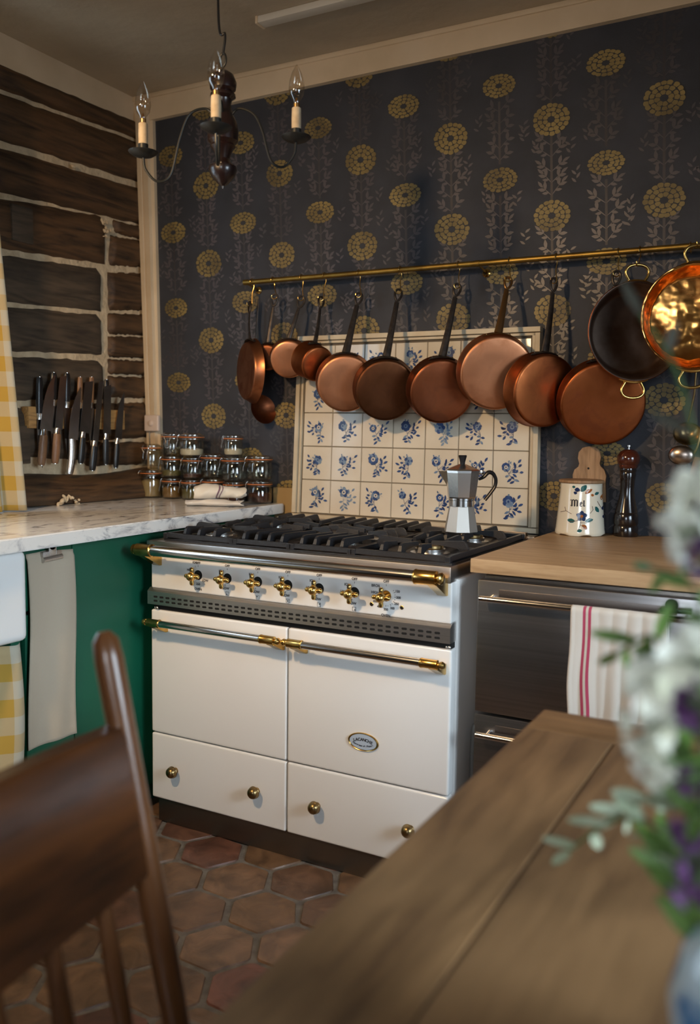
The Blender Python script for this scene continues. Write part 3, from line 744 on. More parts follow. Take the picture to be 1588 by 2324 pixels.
def finger(par, p0, p1, zt=.925, wd=.0055):
    # upright fin running from the frame at p0 (steep shoulder) to the free end p1
    p0, p1 = Vector((*p0, 0)), Vector((*p1, 0)); L_ = (p1-p0).length; d = (p1-p0).normalized(); n_ = Vector((-d.y, d.x, 0))
    poly = [(0, .893), (0, .905), (.006, .919), (.012, zt), (.020, zt+.001), (L_*.5, zt-.001), (L_, zt-.004), (L_, zt-.016), (L_*.75, zt-.014), (.03, .905), (.018, .893)]
    vs = []
    for s_, k_ in ((-1, 1), (1, 1)): vs += [p0+d*t+n_*wd*s_*(1 if z < .912 else .72)+Vector((0, 0, z)) for t, z in poly]
    m = len(poly); MB().add(vs, [list(range(m)), [m+i for i in range(m)]]+[[i, (i+1) % m, m+(i+1) % m, m+i] for i in range(m)]).build('finger', m_iron, par, smooth=False)
def support(x0, x1, mode, label):
    t = thing('pan_support', label, 'hob grate', ((x0+x1)/2, -.375, .8862), 0, 'cast iron pan supports')
    mb = MB(); grate_frame(mb, x0, x1, -.672, -.068); mb.build('frame', m_iron, t, smooth=False)
    mb = MB()
    if mode == 'round':
        cx = (x0+x1)/2
        mb2 = MB(); mb2.box((x0, -.379, .890), (x1, -.366, .903)); mb2.build('crossbar', m_iron, t, smooth=False)
        for cy in (-.53, -.22):
            for sx in (-1, 1):
                e_ = x0 if sx < 0 else x1
                finger(t, (e_, cy), (cx+sx*.030, cy))
                finger(t, (cx+sx*.055, cy-.142 if cy < -.4 else cy-.150), (cx+sx*.050, cy-.06))
                finger(t, (cx+sx*.055, cy+.152), (cx+sx*.050, cy+.06))
            finger(t, (cx, cy-.145), (cx, cy-.032)); finger(t, (cx, cy+.150), (cx, cy+.032))
    else:
        nf = 4
        for i in range(nf):
            x = x0+.028+(x1-x0-.056)*i/(nf-1)
            finger(t, (x, -.672), (x, -.50+(.012 if i % 2 else 0))); finger(t, (x, -.068), (x, -.235))
        mb2 = MB(); mb2.box((x0, -.49, .890), (x1, -.478, .905)); mb2.box((x0, -.262, .890), (x1, -.25, .905)); mb2.build('crossbar', m_iron, t, smooth=False)
        for sx, e_ in ((1, x0), (-1, x1)):
            finger(t, (e_, -.37), (e_+sx*.07, -.37)); finger(t, (e_, -.43), (e_+sx*.075, -.42)); finger(t, (e_, -.31), (e_+sx*.075, -.32))
support(.682, .928, 'round', 'left cast iron pan support, beside the marble worktop')
support(.938, 1.124, 'fins', 'centre left finned pan support between the round burner supports')
support(1.134, 1.318, 'fins', 'centre right finned pan support next to the one under the coffee pot')
support(1.328, 1.602, 'round', 'right cast iron pan support, under the coffee pot')

# ================================================================== TILE PANEL
def tile_panel():
    BL, BR = at(668, 1175, 1, .075), at(1222, 1212, 1, .075); TL, TR = at(683, 765, 1, .112), at(1232, 742, 1, .112)
    t = thing('tile_panel', 'framed panel of old blue and white floral tiles propped behind the cooker', 'tile panel', ((BL+BR)/2))
    nrm = (BR-BL).cross(TL-BL).normalized()
    if nrm.y > 0: nrm = -nrm
    def P(s_, q, lift=0): return (BL*(1-s_)+BR*s_)*(1-q)+(TL*(1-s_)+TR*s_)*q+nrm*lift
    W_, H_ = (BR-BL).length, (TL-BL).length; fw = .020
    def slab(mb, s0, s1, q0, q1, l0, l1, mi=0, bev=0):
        a = [P(s0, q0, l0), P(s1, q0, l0), P(s1, q1, l0), P(s0, q1, l0)]
        bs, bq = bev/W_, bev/H_
        b = [P(s0+bs, q0+bq, l1), P(s1-bs, q0+bq, l1), P(s1-bs, q1-bq, l1), P(s0+bs, q1-bq, l1)]
        mb.add(a+b, [[0, 1, 2, 3], [4, 5, 6, 7], [0, 1, 5, 4], [1, 2, 6, 5], [2, 3, 7, 6], [3, 0, 4, 7]], mi)
    mb = MB(); fs, fq = fw/W_, fw/H_
    slab(mb, 0, 1, 0, fq, 0, .026, bev=.002); slab(mb, 0, 1, 1-fq, 1, 0, .026, bev=.002); slab(mb, 0, fs, fq, 1-fq, 0, .026, bev=.002); slab(mb, 1-fs, 1, fq, 1-fq, 0, .026, bev=.002)
    for g_ in (.3,):
        slab(mb, fs, fs*1.55, fq, 1-fq, .0, .018, bev=.001); slab(mb, 1-fs*1.55, 1-fs, fq, 1-fq, .0, .018, bev=.001)
        slab(mb, fs, 1-fs, 1-fq*1.5, 1-fq, .0, .018, bev=.001)
    mb.build('frame', M('panel_frame_paint', (.56, .49, .36), .5, col2=(.45, .38, .27), nscale=9), t, smooth=False)
    mb = MB(); slab(mb, fs*.5, 1-fs*.5, fq*.5, 1-fq*.5, .002, .008, 1)
    rr = random.Random(21); s0, s1, q0, q1 = fs*1.7, 1-fs*1.7, fq*1.15, 1-fq*1.8
    nx, ny = 7, 5; mo = MB()
    def blob(cs, cq, lift, pts, mi):
        mo.add([P(cs+x*1.12/W_, cq+z*1.12/H_, lift) for x, z in pts], [list(range(len(pts)))], mi)
    def leaf(cs, cq, x, z, a, ln, wd, mi=0, lift=.0136):
        c_, s_ = math.cos(a), math.sin(a)
        blob(cs, cq, lift, [(x+u*ln*c_-v*wd*s_, z+u*ln*s_+v*wd*c_) for u, v in ((0, 0), (.3, .42), (.6, .5), (.85, .25), (1, 0), (.8, -.3), (.5, -.45), (.2, -.25))], mi)
    def stroke(cs, cq, pts, w_, mi=0, lift=.0134):
        pts = [Vector((x, z, 0)) for x, z in pts]; pts = spline(pts, 5); o_ = []
        for i, p in enumerate(pts):
            d = (pts[min(i+1, len(pts)-1)]-pts[max(i-1, 0)]).normalized(); n_ = Vector((-d.y, d.x, 0))*w_; o_ += [p-n_, p+n_]
        mo.add([P(cs+p.x/W_, cq+p.y/H_, lift) for p in o_], [[2*i, 2*i+1, 2*i+3, 2*i+2] for i in range(len(pts)-1)], mi)
    def rose(cs, cq, x, z, r, kind):
        k = {0: 7, 1: 5, 2: 9}[kind]; 
        for i in range(k):
            a = 2*PI*i/k+rr.random()*.3
            blob(cs, cq, .0136+.00005*i, [(x+r*.62*math.cos(a)+r*.44*math.cos(b_)*rr.uniform(.85, 1.1), z+r*.62*math.sin(a)+r*.44*math.sin(b_)) for b_ in [2*PI*j/9 for j in range(9)]], 0 if rr.random() < .7 else 1)
        blob(cs, cq, .0142, [(x+r*.42*math.cos(2*PI*j/10), z+r*.42*math.sin(2*PI*j/10)) for j in range(10)], 1 if kind == 0 else 2)
        blob(cs, cq, .0145, [(x+r*.2*math.cos(2*PI*j/8), z+r*.2*math.sin(2*PI*j/8)) for j in range(8)], 0)
    # per tile: (flower x, z, kind, stem foot x, z, leaf side bias) in units of 1 cm
    for j in range(ny):
        for i in range(nx):
            a0 = s0+(s1-s0)*i/nx; a1 = s0+(s1-s0)*(i+1)/nx; b0 = q0+(q1-q0)*j/ny; b1 = q0+(q1-q0)*(j+1)/ny
            g = .0008; gx, gq = g/W_, g/H_; jl = rr.uniform(-.0008, .0008)
            slab(mb, a0+gx, a1-gx, b0+gq, b1-gq, .008, .0125+jl*.5, 0, bev=.0016)
            if j == 4 and i in (5, 6): continue
            cs, cq = (a0+a1)/2, (b0+b1)/2
            fx, fz = rr.uniform(-.018, .006), rr.uniform(.006, .020)
            if rr.random() < .35: fx = -fx
            ft = (rr.uniform(-.012, .016), -.036); md = ((fx+ft[0])/2+rr.uniform(-.008, .008), (fz+ft[1])/2)
            pale = 1 if (i, j) in ((1, 0), (4, 2), (0, 4)) else 0
            stroke(cs, cq, [(fx, fz), md, ft], .0007, pale)
            rose(cs, cq, fx, fz, rr.uniform(.012, .018), rr.choice((0, 1, 2, 0)))
            side = 1 if fx < 0 else -1
            for k in range(3):   # side spray
                bx, bz = md[0], md[1]; ex, ez = side*rr.uniform(.022, .032), -.012+k*.017+rr.uniform(-.004, .004)
                stroke(cs, cq, [(bx, bz), ((bx+ex)/2, (bz+ez)/2+.003), (ex, ez)], .0004, pale)
                for q in range(3):
                    leaf(cs, cq, bx+(ex-bx)*(.35+.3*q), bz+(ez-bz)*(.35+.3*q), math.atan2(ez-bz, ex-bx)+(.9 if q % 2 else -.8)*(0 if q == 2 else 1), rr.uniform(.012, .018), .0078, pale)
            for k in range(5):   # leaves on the lower stem
                t_ = .1+.2*k; x_ = md[0]*(1-t_)+ft[0]*t_; z_ = md[1]*(1-t_)+ft[1]*t_
                leaf(cs, cq, x_, z_, -PI/2+(1 if k % 2 else -1)*rr.uniform(.5, 1.5), rr.uniform(.013, .020), .0078, pale if k % 3 else 1)
            for k in range(2):
                an = rr.uniform(.3, 2.8); stroke(cs, cq, [(fx, fz), (fx+.018*math.cos(an), fz+.016*math.sin(an)), (fx+.027*math.cos(an-.3), fz+.022*math.sin(an-.5))], .0003, 1)
                leaf(cs, cq, fx+.016*math.cos(an), fz+.014*math.sin(an), an, .009, .005, 1)
    tl = mb.build('tile_field', [m_tile, m_tilegrout], t, smooth=False)
    mo.build('flower_motif', [m_tileblue, m_tilepale, m_tile], tl, smooth=False, fix=False)
tile_panel()
# tan boarding under the wallpaper, seen between the worktop and the panel, and the green shelf edge
mb = MB(); mb.box((.55, YB-.012, .80), (.72, YB, 1.0), bev=.002); struct(mb.build('trim_4', M('tan_board', (.34, .23, .10), .6)))
mb = MB(); mb.box((.60, .032, .70), (1.75, YB, .882), bev=.003); tag(mb.build('back_ledge', m_green), 'green painted ledge behind the cooker carrying the tile panel', 'ledge')

# ================================================================== LEFT COUNTER
zt = .940; zb = .903
mx = lambda y: .648-.0515*(y+.70)
mb = MB(); pts = [(-.08, -3.2), (mx(-3.2)-.02, -3.2), (mx(-1.9), -1.9), (mx(-.7), -.7), (mx(.10), .10), (-.08, .10)]
bm = bmesh.new(); vv = [bm.verts.new((x, y, zb)) for x, y in pts]; f = bm.faces.new(vv)
g = bmesh.ops.extrude_face_region(bm, geom=[f])
for v in g['geom']:
    if isinstance(v, bmesh.types.BMVert): v.co.z = zt
bmesh.ops.bevel(bm, geom=list(bm.edges), offset=.003, segments=2, affect='EDGES')
mb.addbm(bm); tag(mb.build('marble_worktop', m_marble), 'white marble worktop with grey veins along the log wall', 'worktop')
gc = thing('green_cabinet', 'dark green painted base cabinet under the marble worktop', 'cabinet', (.3, -.6, 0))
mb = MB(); mb.box((-.05, -1.165, .08), (.570, YB-.03, .902), bev=.002); mb.box((-.05, -1.165, 0), (.53, YB-.03, .08)); mb.build('carcass', m_green, gc)
MB().box((.570, -.962, .085), (.588, -.02, .893), bev=.003).build('side_panel', m_green, gc)
dr_ = MB().box((.570, -1.135, .728), (.590, -.967, .893), bev=.003).build('drawer', m_green, gc)
dr_ = MB().box((.570, -1.135, .085), (.590, -.967, .718), bev=.003).build('door', m_green, gc)
sk = thing('farmhouse_sink', 'white fireclay farmhouse sink with a rounded apron front', 'sink', (.4, -1.55, .65))
MB().box((.15, -1.95, .668), (.655, -1.178, .9025), bev=.022, seg=5).build('basin', m_sink, sk)
# skirt curtain below the sink
def fn(s_, q):
    y = -1.185-.75*s_; f_ = math.sin(s_*50)*.014*(.5+.5*(1-q))+math.sin(s_*23+1)*.01
    return (.612+f_+.006, y+.012*math.sin(q*5), .66-.61*q), (s_*.95, q*.62)
tag(cloth('sink_skirt', fn, 90, 24, m_gingham), 'yellow and white gingham skirt curtain hanging under the white sink', 'curtain')
# ribbed towel held by a clip
def fn(s_, q):
    y = -1.132+.166*s_+.012*(q-.3)*(s_-.5); x = .597+.0035*math.sin(s_*9+q*3)+.004*math.sin(q*PI)
    z = .885-.53*q
    if q < .03: x -= .004
    return (x+.003*math.sin(s_*PI), y+.004*math.sin(q*6), z-.010*abs(s_-.35)-.012*s_*(1-q)*0), (s_*.2, q*.55)
rt = thing('ribbed_towel', 'long beige ribbed towel clipped to the green cabinet', 'towel', (.597, -1.05, .885))
cloth('fabric', fn, 24, 60, m_ribbed, rt, .003)
cp = thing('bulldog_clip', 'steel clip holding the beige towel', 'clip', (.60, -1.055, .89))
mb = MB(); mb.tube([(.609, -1.088, .862), (.609, -1.022, .866)], .0075, 12); mb.box((.600, -1.088, .862), (.611, -1.022, .884), bev=.002); mb.build('jaw', m_steel, cp)
mb = MB(); mb.box((.608, -1.068, .872), (.612, -1.042, .900), bev=.004); mb.lathe([(.013, 0), (.013, .004), (0, .004)], (.608, -1.055, .900), 16, (1, 0, 0)); mb.build('grip', m_steel, cp)

# gingham window curtain
def fn(s_, q):
    z = 2.35-1.405*q; y = -.712-.45*s_-.085*(z-.94)
    x = .085+.020*math.sin(s_*34+.6)+.010*math.sin(s_*15+q*2)+.02*q
    return (x, y, z), (s_*.80, q*1.41)
tag(cloth('window_curtain', fn, 80, 40, m_gingham), 'yellow and white gingham curtain hanging over the marble worktop', 'curtain')

# folded white towel on the marble: a long cloth folded back and forth, seen end on
def folded():
    L0 = at(398, 1150, 2, zt); path = []
    c = at(475, 1150, 2, zt)
    t = thing('folded_towel', 'folded white linen towel with two thin purple stripes, on the marble worktop', 'towel', (c.x, c.y+.05, zt))
    ax = Vector((.80, .60, 0)).normalized(); # along the fold ridges
    ac = Vector((-.60, .80, 0))
    base = Vector((c.x-.005, c.y+.045, zt))
    def layer(nm, L_, Wd, z0, h, turns, sh, seed, mat, taper):
        def fn(s_, q):
            th = PI*.5+2*PI*turns*(1-q); sc_ = 1-.62*(1-q)**1.0*(turns/2.0 if turns < 2 else 1)
            wd = Wd*(1-taper*(1-s_)); hh = h*(.80+.25*math.sin(PI*min(1, s_*1.05+.1)))
            c_, n_ = math.cos(th), math.sin(th)
            u = (abs(c_)**.75)*(1 if c_ > 0 else -1)*wd/2*sc_
            z = hh/2+n_*hh/2*sc_*(1-.10*math.sin(s_*5+seed))
            wob = .0035*math.sin(s_*9+th*1.3+seed)+.0018*math.sin(s_*23+th*2.1)
            a_ = (s_-.5)*L_+sh+.008*math.sin(th*1.7+seed)*(.3+s_)
            z = max(.0012+.0016*(1-q)*turns, z+wob*.5*(n_ > .2))
            return base+ax*a_+ac*(u+wob+.006*math.sin(s_*4+seed))+Vector((0, 0, z0-zt+z)), (s_*L_, q*.6)
        cloth(nm, fn, 44, int(46*turns), mat, t, .0014)
    layer('lower_fold', .200, .125, zt, .025, 1.6, -.008, 1, m_whitetowel, .25)
    layer('upper_fold', .178, .105, zt+.0265, .050, 2.9, .012, 4, m_purptowel, .12)
folded()

# ---- preserving jars
JG = 'glass clip jars stacked on the marble worktop'
def jar(c, r, h, label, fill=None, fh=0, ang=0):
    t = thing('clip_jar', label, 'jar', c, 0, JG)
    hb = h*.80; ring = hb; n = 24
    outer = [(0, 0), (r*.82, 0), (r*.93, .003), (r*.97, .010), (r*.97, hb*.80), (r*.86, hb*.93), (r*.90, hb*.97), (r*.97, hb)]
    inner = [(r*.90, hb), (r*.82, hb*.93), (r*.92, hb*.80), (r*.92, .012), (r*.85, .006), (0, .006)]
    MB().lathe(outer+inner, (0, 0, 0), n).build('glass_body', m_glass, t, world=False, angle=50)
    MB().lathe([(r*.86, ring), (r*1.02, ring+.0003), (r*1.02, ring+.003), (r*.86, ring+.003)], (0, 0, 0), n).build('rubber_seal', m_orange, t, world=False)
    MB().lathe([(0, ring+.0032), (r*.98, ring+.0032), (r*1.0, ring+.006), (r*.97, ring+.009), (r*.80, h*.94), (r*.72, h*.985), (r*.70, h-.001), (r*.62, h-.001), (r*.58, h-.004), (0, h-.005)], (0, 0, 0), n).build('lid', m_glass, t, world=False, angle=50)
    # wire bail
    mb = MB(); d = Vector((math.cos(ang), math.sin(ang), 0)); s_ = Vector((-d.y, d.x, 0)); wr = .0011; zn = hb*.93
    mb.tube([d*r*1.0*math.cos(a)+s_*r*1.0*math.sin(a)+Vector((0, 0, zn)) for a in [2*PI*k/24 for k in range(24)]], wr, 6, closed=True)
    mb.tube([d*r*1.02*math.cos(a)+s_*r*1.02*math.sin(a)+Vector((0, 0, ring+.010)) for a in [2*PI*k/24 for k in range(24)]], wr, 6, closed=True)
    for sg in (-1, 1):
        mb.tube(spline([d*r*.96+s_*sg*r*.30+Vector((0, 0, ring+.012)), d*r*1.10+s_*sg*r*.34+Vector((0, 0, ring+.002)), d*r*1.12+s_*sg*r*.22+Vector((0, 0, zn-.006)), d*r*1.10+s_*sg*r*.13+Vector((0, 0, zn-.010))], 4), wr, 6)
        mb.tube(spline([d*r*1.08+s_*sg*r*.17+Vector((0, 0, zn-.004)), d*r*1.22+s_*sg*r*.20+Vector((0, 0, hb*.60)), d*r*1.22+s_*sg*r*.16+Vector((0, 0, hb*.45)), d*r*1.22+Vector((0, 0, hb*.41))], 4), wr, 6)
    mb.build('wire_clip', m_wire, t, world=False)
    if fill: MB().lathe([(0, .0068), (r*.84, .0068), (r*.905, .013), (r*.905, fh*.9), (r*.5, fh), (0, fh*1.02)], (0, 0, 0), n).build('contents', fill, t, world=False)
    return t
def stack(u, ucol, yy, specs):
    z = zt+.0005
    p = at(u, 1100, 1, yy)
    for (r, h, lab, fill, fh, a) in specs:
        du = rnd.uniform(-.003, .003)
        jar((p.x+du, yy+rnd.uniform(-.004, .004), z), r, h, lab, fill, fh, a); z += h+.0008
A_ = math.radians
stack(345, 0, .02, [(.045, .122, 'tall clip jar of pale pasta, lower of the leftmost stack by the post', m_straw, .075, A_(200)), (.042, .096, 'empty clip jar on top of the leftmost stack by the post', None, 0, A_(-80))])
stack(391, 0, .025, [(.042, .086, 'clip jar of ochre spice at the foot of the second stack from the post', m_ochre, .050, A_(215)), (.043, .087, 'middle clip jar of the second stack from the post', m_olive, .03, A_(215)), (.042, .090, 'clip jar topmost of the second stack from the post', None, 0, A_(-70))])
stack(437, 0, .03, [(.042, .083, 'clip jar of olive herbs behind the folded towel, bottom of the third stack', m_olive, .045, A_(220)), (.042, .087, 'clip jar directly under the wide jar of flour', m_brown, .02, A_(220)), (.050, .093, 'wide clip jar half full of flour at the top of the third stack', m_flourm, .032, A_(215))])
stack(482, 0, .045, [(.044, .090, 'dark shiny clip jar behind the towel, lower of the fourth stack', m_brown, .012, A_(218)), (.047, .095, 'empty clip jar on top of the fourth stack', None, 0, A_(218))])
stack(531, 0, .04, [(.043, .082, 'clip jar of dark beans just behind the end of the folded towel', m_brown, .045, A_(-75)), (.050, .094, 'empty clip jar right under the smallest jar', None, 0, A_(215)), (.038, .082, 'smallest clip jar, with white sugar in it, topmost of its stack', m_flourm, .030, A_(205))])
stack(589, 0, .04, [(.048, .090, 'clip jar of dark red beans at the bottom of the stack nearest the cooker', m_brown, .042, A_(212)), (.050, .094, 'empty clip jar on top of the stack nearest the cooker', None, 0, A_(212))])

# ---- knife rack on the logs
KO = .045
RA, RB = atL(65, 922, KO), atL(283, 922, KO); RC = atL(65, 972, KO)
kr = thing('knife_rack', 'thick oak magnetic knife rack on the log wall', 'knife rack', (RA.x-.02, (RA.y+RB.y)/2, (RA.z+RC.z)/2))
MB().box((RA.x-.038, RA.y, RC.z), (RA.x, RB.y, RA.z), bev=.004).build('block', m_rackwood, kr)
KG = 'kitchen knives on the oak rack'
def knife(tipx, tipy, butx, buty, bolt, wpx, hw, hmat, label, bmat=None, off=.012, curve=0, square=False, steel_h=False):
    """all in photo pixels on the rack's front plane: blade tip, handle end, bolster fraction from tip"""
    bmat = bmat or m_blade
    A, B = atL(tipx, tipy, KO+off), atL(butx, buty, KO+off)
    x = RA.x+off; A.x = B.x = x
    t = thing('kitchen_knife', label, 'knife', (A+B)/2, 0, KG)
    d = (B-A); L_ = d.length; d.normalize(); s_ = Vector((1, 0, 0)).cross(d).normalized()  # sideways in the wall plane
    if s_.y < 0: s_ = -s_
    k = 3.28/FPX; W_ = wpx*k*1.22; bl = L_*bolt
    if square: prof = [(0, .02), (.04, .72), (.06, .9), (.94, 1), (1, 1), (1, 0), (0, 0)]
    else: prof = [(0, .06), (.10, .32), (.22, .58), (.4, .80), (.65, .95), (.97, 1.0), (1, .98), (1, 0), (.5, 0), (.04, 0)]
    mb = MB(); mb.prism([(u*bl, (v-.62)*W_) for u, v in prof], A-Vector((.0009, 0, 0)), d, -s_, (1, 0, 0), .0018)
    mb.build('blade', bmat, t, smooth=False)
    hh = hw*k*.5*1.2; n = 10; b0 = A+d*bl
    if not steel_h:
        MB().tube([b0-d*.002, b0+d*.014, b0+d*.022], [hh*.75, hh*.8, hh*.92], 12, side=s_, flat=.75).build('bolster', m_chrome, t)
    pts = []; rs = []
    for i in range(n+1):
        q = i/n; a = (.02 if not steel_h else -.002)+(L_-bl-(.02 if not steel_h else 0))*q
        pts.append(b0+d*a+s_*curve*math.sin(q*PI)); rs.append(hh*(.9+.22*math.sin(q*2.6+.4)) if q < .97 else hh*.8)
    MB().tube(pts, rs, 12, side=s_, flat=.7).build('handle', hmat, t)
    if not steel_h: MB().lathe([(hh*.45, 0), (hh*.45, .0015), (0, .002)], B, 12, d).build('end_cap', m_chrome, t)
# handles upward
knife(92, 1062, 88, 856, .54, 14, 13, m_black, 'black handled knife pointing down, leftmost on the rack', off=.004)
knife(120, 1040, 120, 846, .62, 14, 13, m_black, 'black handled knife pointing down just right of the longest blade', off=.004)
knife(153, 1050, 150, 847, .62, 16, 14, m_black, 'black handled knife pointing down, just left of the bright steel knife', off=.004)
knife(180, 1030, 180, 856, .6, 14, 11, m_knifewood, 'brown handled knife pointing down, right of the bright steel knife', off=.004)
knife(206, 1030, 206, 856, .6, 14, 11, m_knifewood, 'brown handled knife pointing down at the middle of the rack', off=.004)
knife(240, 1035, 240, 862, .56, 14, 12, m_black, 'black handled knife pointing down near the right end', off=.004)
# blades upward
knife(109, 846, 97, 1056, .62, 25, 16, m_knifewood, 'long chef knife with a wooden handle, blade up at the left of the rack')
knife(139, 850, 128, 1052, .61, 18, 16, m_knifewood, 'slim knife with a bent wooden handle beside the longest blade', square=True)
knife(170, 876, 162, 1078, .60, 23, 15, m_bladebright, 'all steel knife with a bright curved handle, lowest on the rack', bmat=m_bladebright, off=.020, curve=.006, steel_h=True)
knife(197, 862, 186, 1052, .63, 23, 13, m_black, 'broad bladed black handled knife just right of the steel one', square=True)
knife(226, 862, 213, 1068, .68, 14, 15, m_black, 'narrow blade black handled knife, fourth from the right end', square=True)
knife(240, 872, 243, 1054, .62, 20, 13, m_black, 'dark broad knife second from the right end of the rack', square=True, off=.016)
knife(272, 888, 266, 1062, .62, 19, 12, m_black, 'short pointed black handled knife at the right end of the rack')
# little wooden blocks and the switch
o_ = at
p0_, p1_ = atL(22, 462, .02), atL(73, 556, .02)
wb = tag(MB().box((p0_.x-.02, p0_.y, p1_.z), (p0_.x+.012, p1_.y, p0_.z), bev=.003).build('timber_patch', m_log2), 'rectangular timber patch let into the logs near the curtain', 'wood block')
p0_, p1_ = atL(28, 966, .02), atL(67, 1052, .02)
tag(MB().box((p0_.x-.02, p0_.y, p1_.z), (p0_.x+.012, p1_.y, p0_.z), bev=.003).build('timber_offcut', m_log2), 'small upright timber offcut on the wall below the knife rack', 'wood block')
a, b = at(327, 942, 1, YB-.05), at(359, 979, 1, YB-.05)
sw = thing('light_switch', 'round-button cream switch on the corner post', 'switch', ((a.x+b.x)/2, YB-.034, (a.z+b.z)/2))
MB().box((a.x, YB-.052, b.z), (b.x, YB-.034, a.z), bev=.006, seg=3).build('plate', m_switch, sw)
MB().lathe([(.012, 0), (.012, .004), (.009, .006), (0, .006)], ((a.x+b.x)/2, YB-.052, (a.z+b.z)/2), 20, (0, -1, 0)).build('button', m_switch, sw)
mb = MB(); q = at(337, 1002, 1, YB-.035); mb.tube([(q.x+.004, YB-.036, b.z), (q.x+.010, YB-.036, 1.06)], .0015, 6); tag(mb.build('switch_cable', m_stone), 'thin cable running down the post below the switch', 'cable')

# ================================================================== CHANDELIER
CC = Vector((1.062, -.9, 1.985))
ch = thing('chandelier', 'small turned wood chandelier with black iron arms and candle bulbs', 'chandelier', (CC.x, CC.y, 2.15))
zz = lambda v: at(497, v, 1, -.9).z
k = 2.43/FPX
MB().lathe([(0, zz(163)), (0.0137, zz(164)), (0.0262, zz(172)), (0.0342, zz(190)), (0.0319, zz(205)), (0.0239, zz(212)), (0.0308, zz(216)), (0.0319, zz(222)), (0.0228, zz(228)), (0.0194, zz(240)), (0.0251, zz(262)), (0.0353, zz(280)), (0.0388, zz(300)), (0.0376, zz(322)), (0.0296, zz(330)), (0.0319, zz(335)), (0.0251, zz(342)), (0.0160, zz(362)), (0.0205, zz(372)), (0.0342, zz(380)), (0.0353, zz(388)), (0.0296, zz(402)), (0.0137, zz(418)), (0.0034, zz(424)), (0.0023, zz(430)), (0, zz(430))], (CC.x, CC.y, 0), 32).build('turned_body', m_chred, ch)
mb = MB(); zh = zz(138)
mb.tube([(CC.x+.009*math.cos(a), CC.y, zh+.016*math.sin(a)) for a in [2*PI*i/16 for i in range(16)]], .0028, 8, closed=True)
mb.tube([(CC.x, CC.y, zz(164)), (CC.x, CC.y, zh-.014)], .003, 8)
mb.build('hanging_hook', m_chblack, ch)
top = at(493, 0, 1, -.9)
MB().tube(spline([(CC.x, CC.y, zh+.012), (CC.x+.006, CC.y, zh+.06), (top.x+.004, CC.y, top.z-.05), (top.x, CC.y, ZC)], 8), .0032, 8).build('flex', m_black, ch)
cups = [(at(325, 352, 1, -1.01), 0), (at(672, 318, 1, -.85), 1), (at(490, 296, 1, -1.075), 2)]
for cp_, i in cups:
    d = Vector((cp_.x-CC.x, cp_.y-CC.y, 0)); R_ = d.length; d.normalize(); zc_ = cp_.z
    zb_ = zz(258)
    pts = spline([CC*1+d*.018+Vector((0, 0, zb_-CC.z-.012)), CC+d*R_*.22+Vector((0, 0, zb_-CC.z+.008)), CC+d*R_*.42+Vector((0, 0, zb_-CC.z-.008)), CC+d*R_*.54+Vector((0, 0, (zb_+zc_)/2-CC.z-.01)),
                  CC+d*R_*.66+Vector((0, 0, zc_-CC.z-.045)), CC+d*R_*.83+Vector((0, 0, zc_-CC.z-.062)), CC+d*R_*.97+Vector((0, 0, zc_-CC.z-.035)), Vector((cp_.x, cp_.y, zc_-.004))], 8)
    ar = MB().tube(pts, .0032, 8).build('arm', m_chblack, ch)
    cpo = MB().lathe([(0, -.006), (.010, -.006), (.024, -.002), (.036, .006), (.037, .008), (.034, .008), (.022, .002), (.010, .001), (.010, .001)], cp_, 28).build('drip_cup', m_chblack, ch)
    MB().lathe([(.0125, 0), (.0125, .026), (0, .026)], cp_, 20).build('socket', m_chblack, ch)
    sl = MB().lathe([(.0115, .026), (.0118, .05), (.0112, .075), (.009, .077), (0, .077)], cp_, 20)
    sl.build('candle_sleeve', m_sleeve, ch)
    bb = MB().lathe([(.006, .077), (.0075, .086), (.008, .092), (.0165, .104), (.0195, .120), (.018, .138), (.012, .158), (.005, .172), (.0015, .178), (0, .179)], cp_, 24).build('bulb', m_bulb, ch, angle=0)
    mb = MB(); mb.lathe([(.0075, .075), (.0078, .086), (.004, .090), (.002, .1)], cp_, 14); mb.tube([cp_+Vector((.005*math.cos(a*1.9), .005*math.sin(a*1.9), .105+a*.0025)) for a in range(18)], .0005, 5); mb.build('filament', M('filament_brass', (.6, .35, .15), .3, 1) if i == 0 else bpy.data.materials['filament_brass'], bb)

# ================================================================== COPPER
YR = .045
rl = at(556, 641, 1, YR); rr_ = at(1588, 557, 1, YR); RZ = (rl.z+rr_.z)/2
br = thing('brass_rail', 'long brass hanging rail fixed across the wallpaper', 'rail', ((rl.x+2.6)/2, YB, RZ))
def railz(x): return rl.z+(rr_.z-rl.z)*(x-rl.x)/(rr_.x-rl.x)
mb = MB(); mb.tube([(rl.x, YR, railz(rl.x)), (2.62, YR, railz(2.62))], .0092, 20)
xj = at(1083, 600, 1, YR).x
for x in (rl.x+.004, xj): mb.tube([(x-.008, YR, railz(x)), (x+.008, YR, railz(x))], .0105, 20)
mb.build('rod', m_railbrass, br)
for x in (rl.x+.012, xj+.006, 2.5):
    mb = MB(); mb.tube([(x, YR, railz(x)-.006), (x, YB, railz(x)-.020)], .004, 12); mb.lathe([(.014, 0), (.014, .004), (.008, .008), (.006, .012)], (x, YB, railz(x)-.020), 20, (0, -1, 0)); mb.build('wall_bracket', m_brass, br)
HG = 'brass S hooks on the rail'
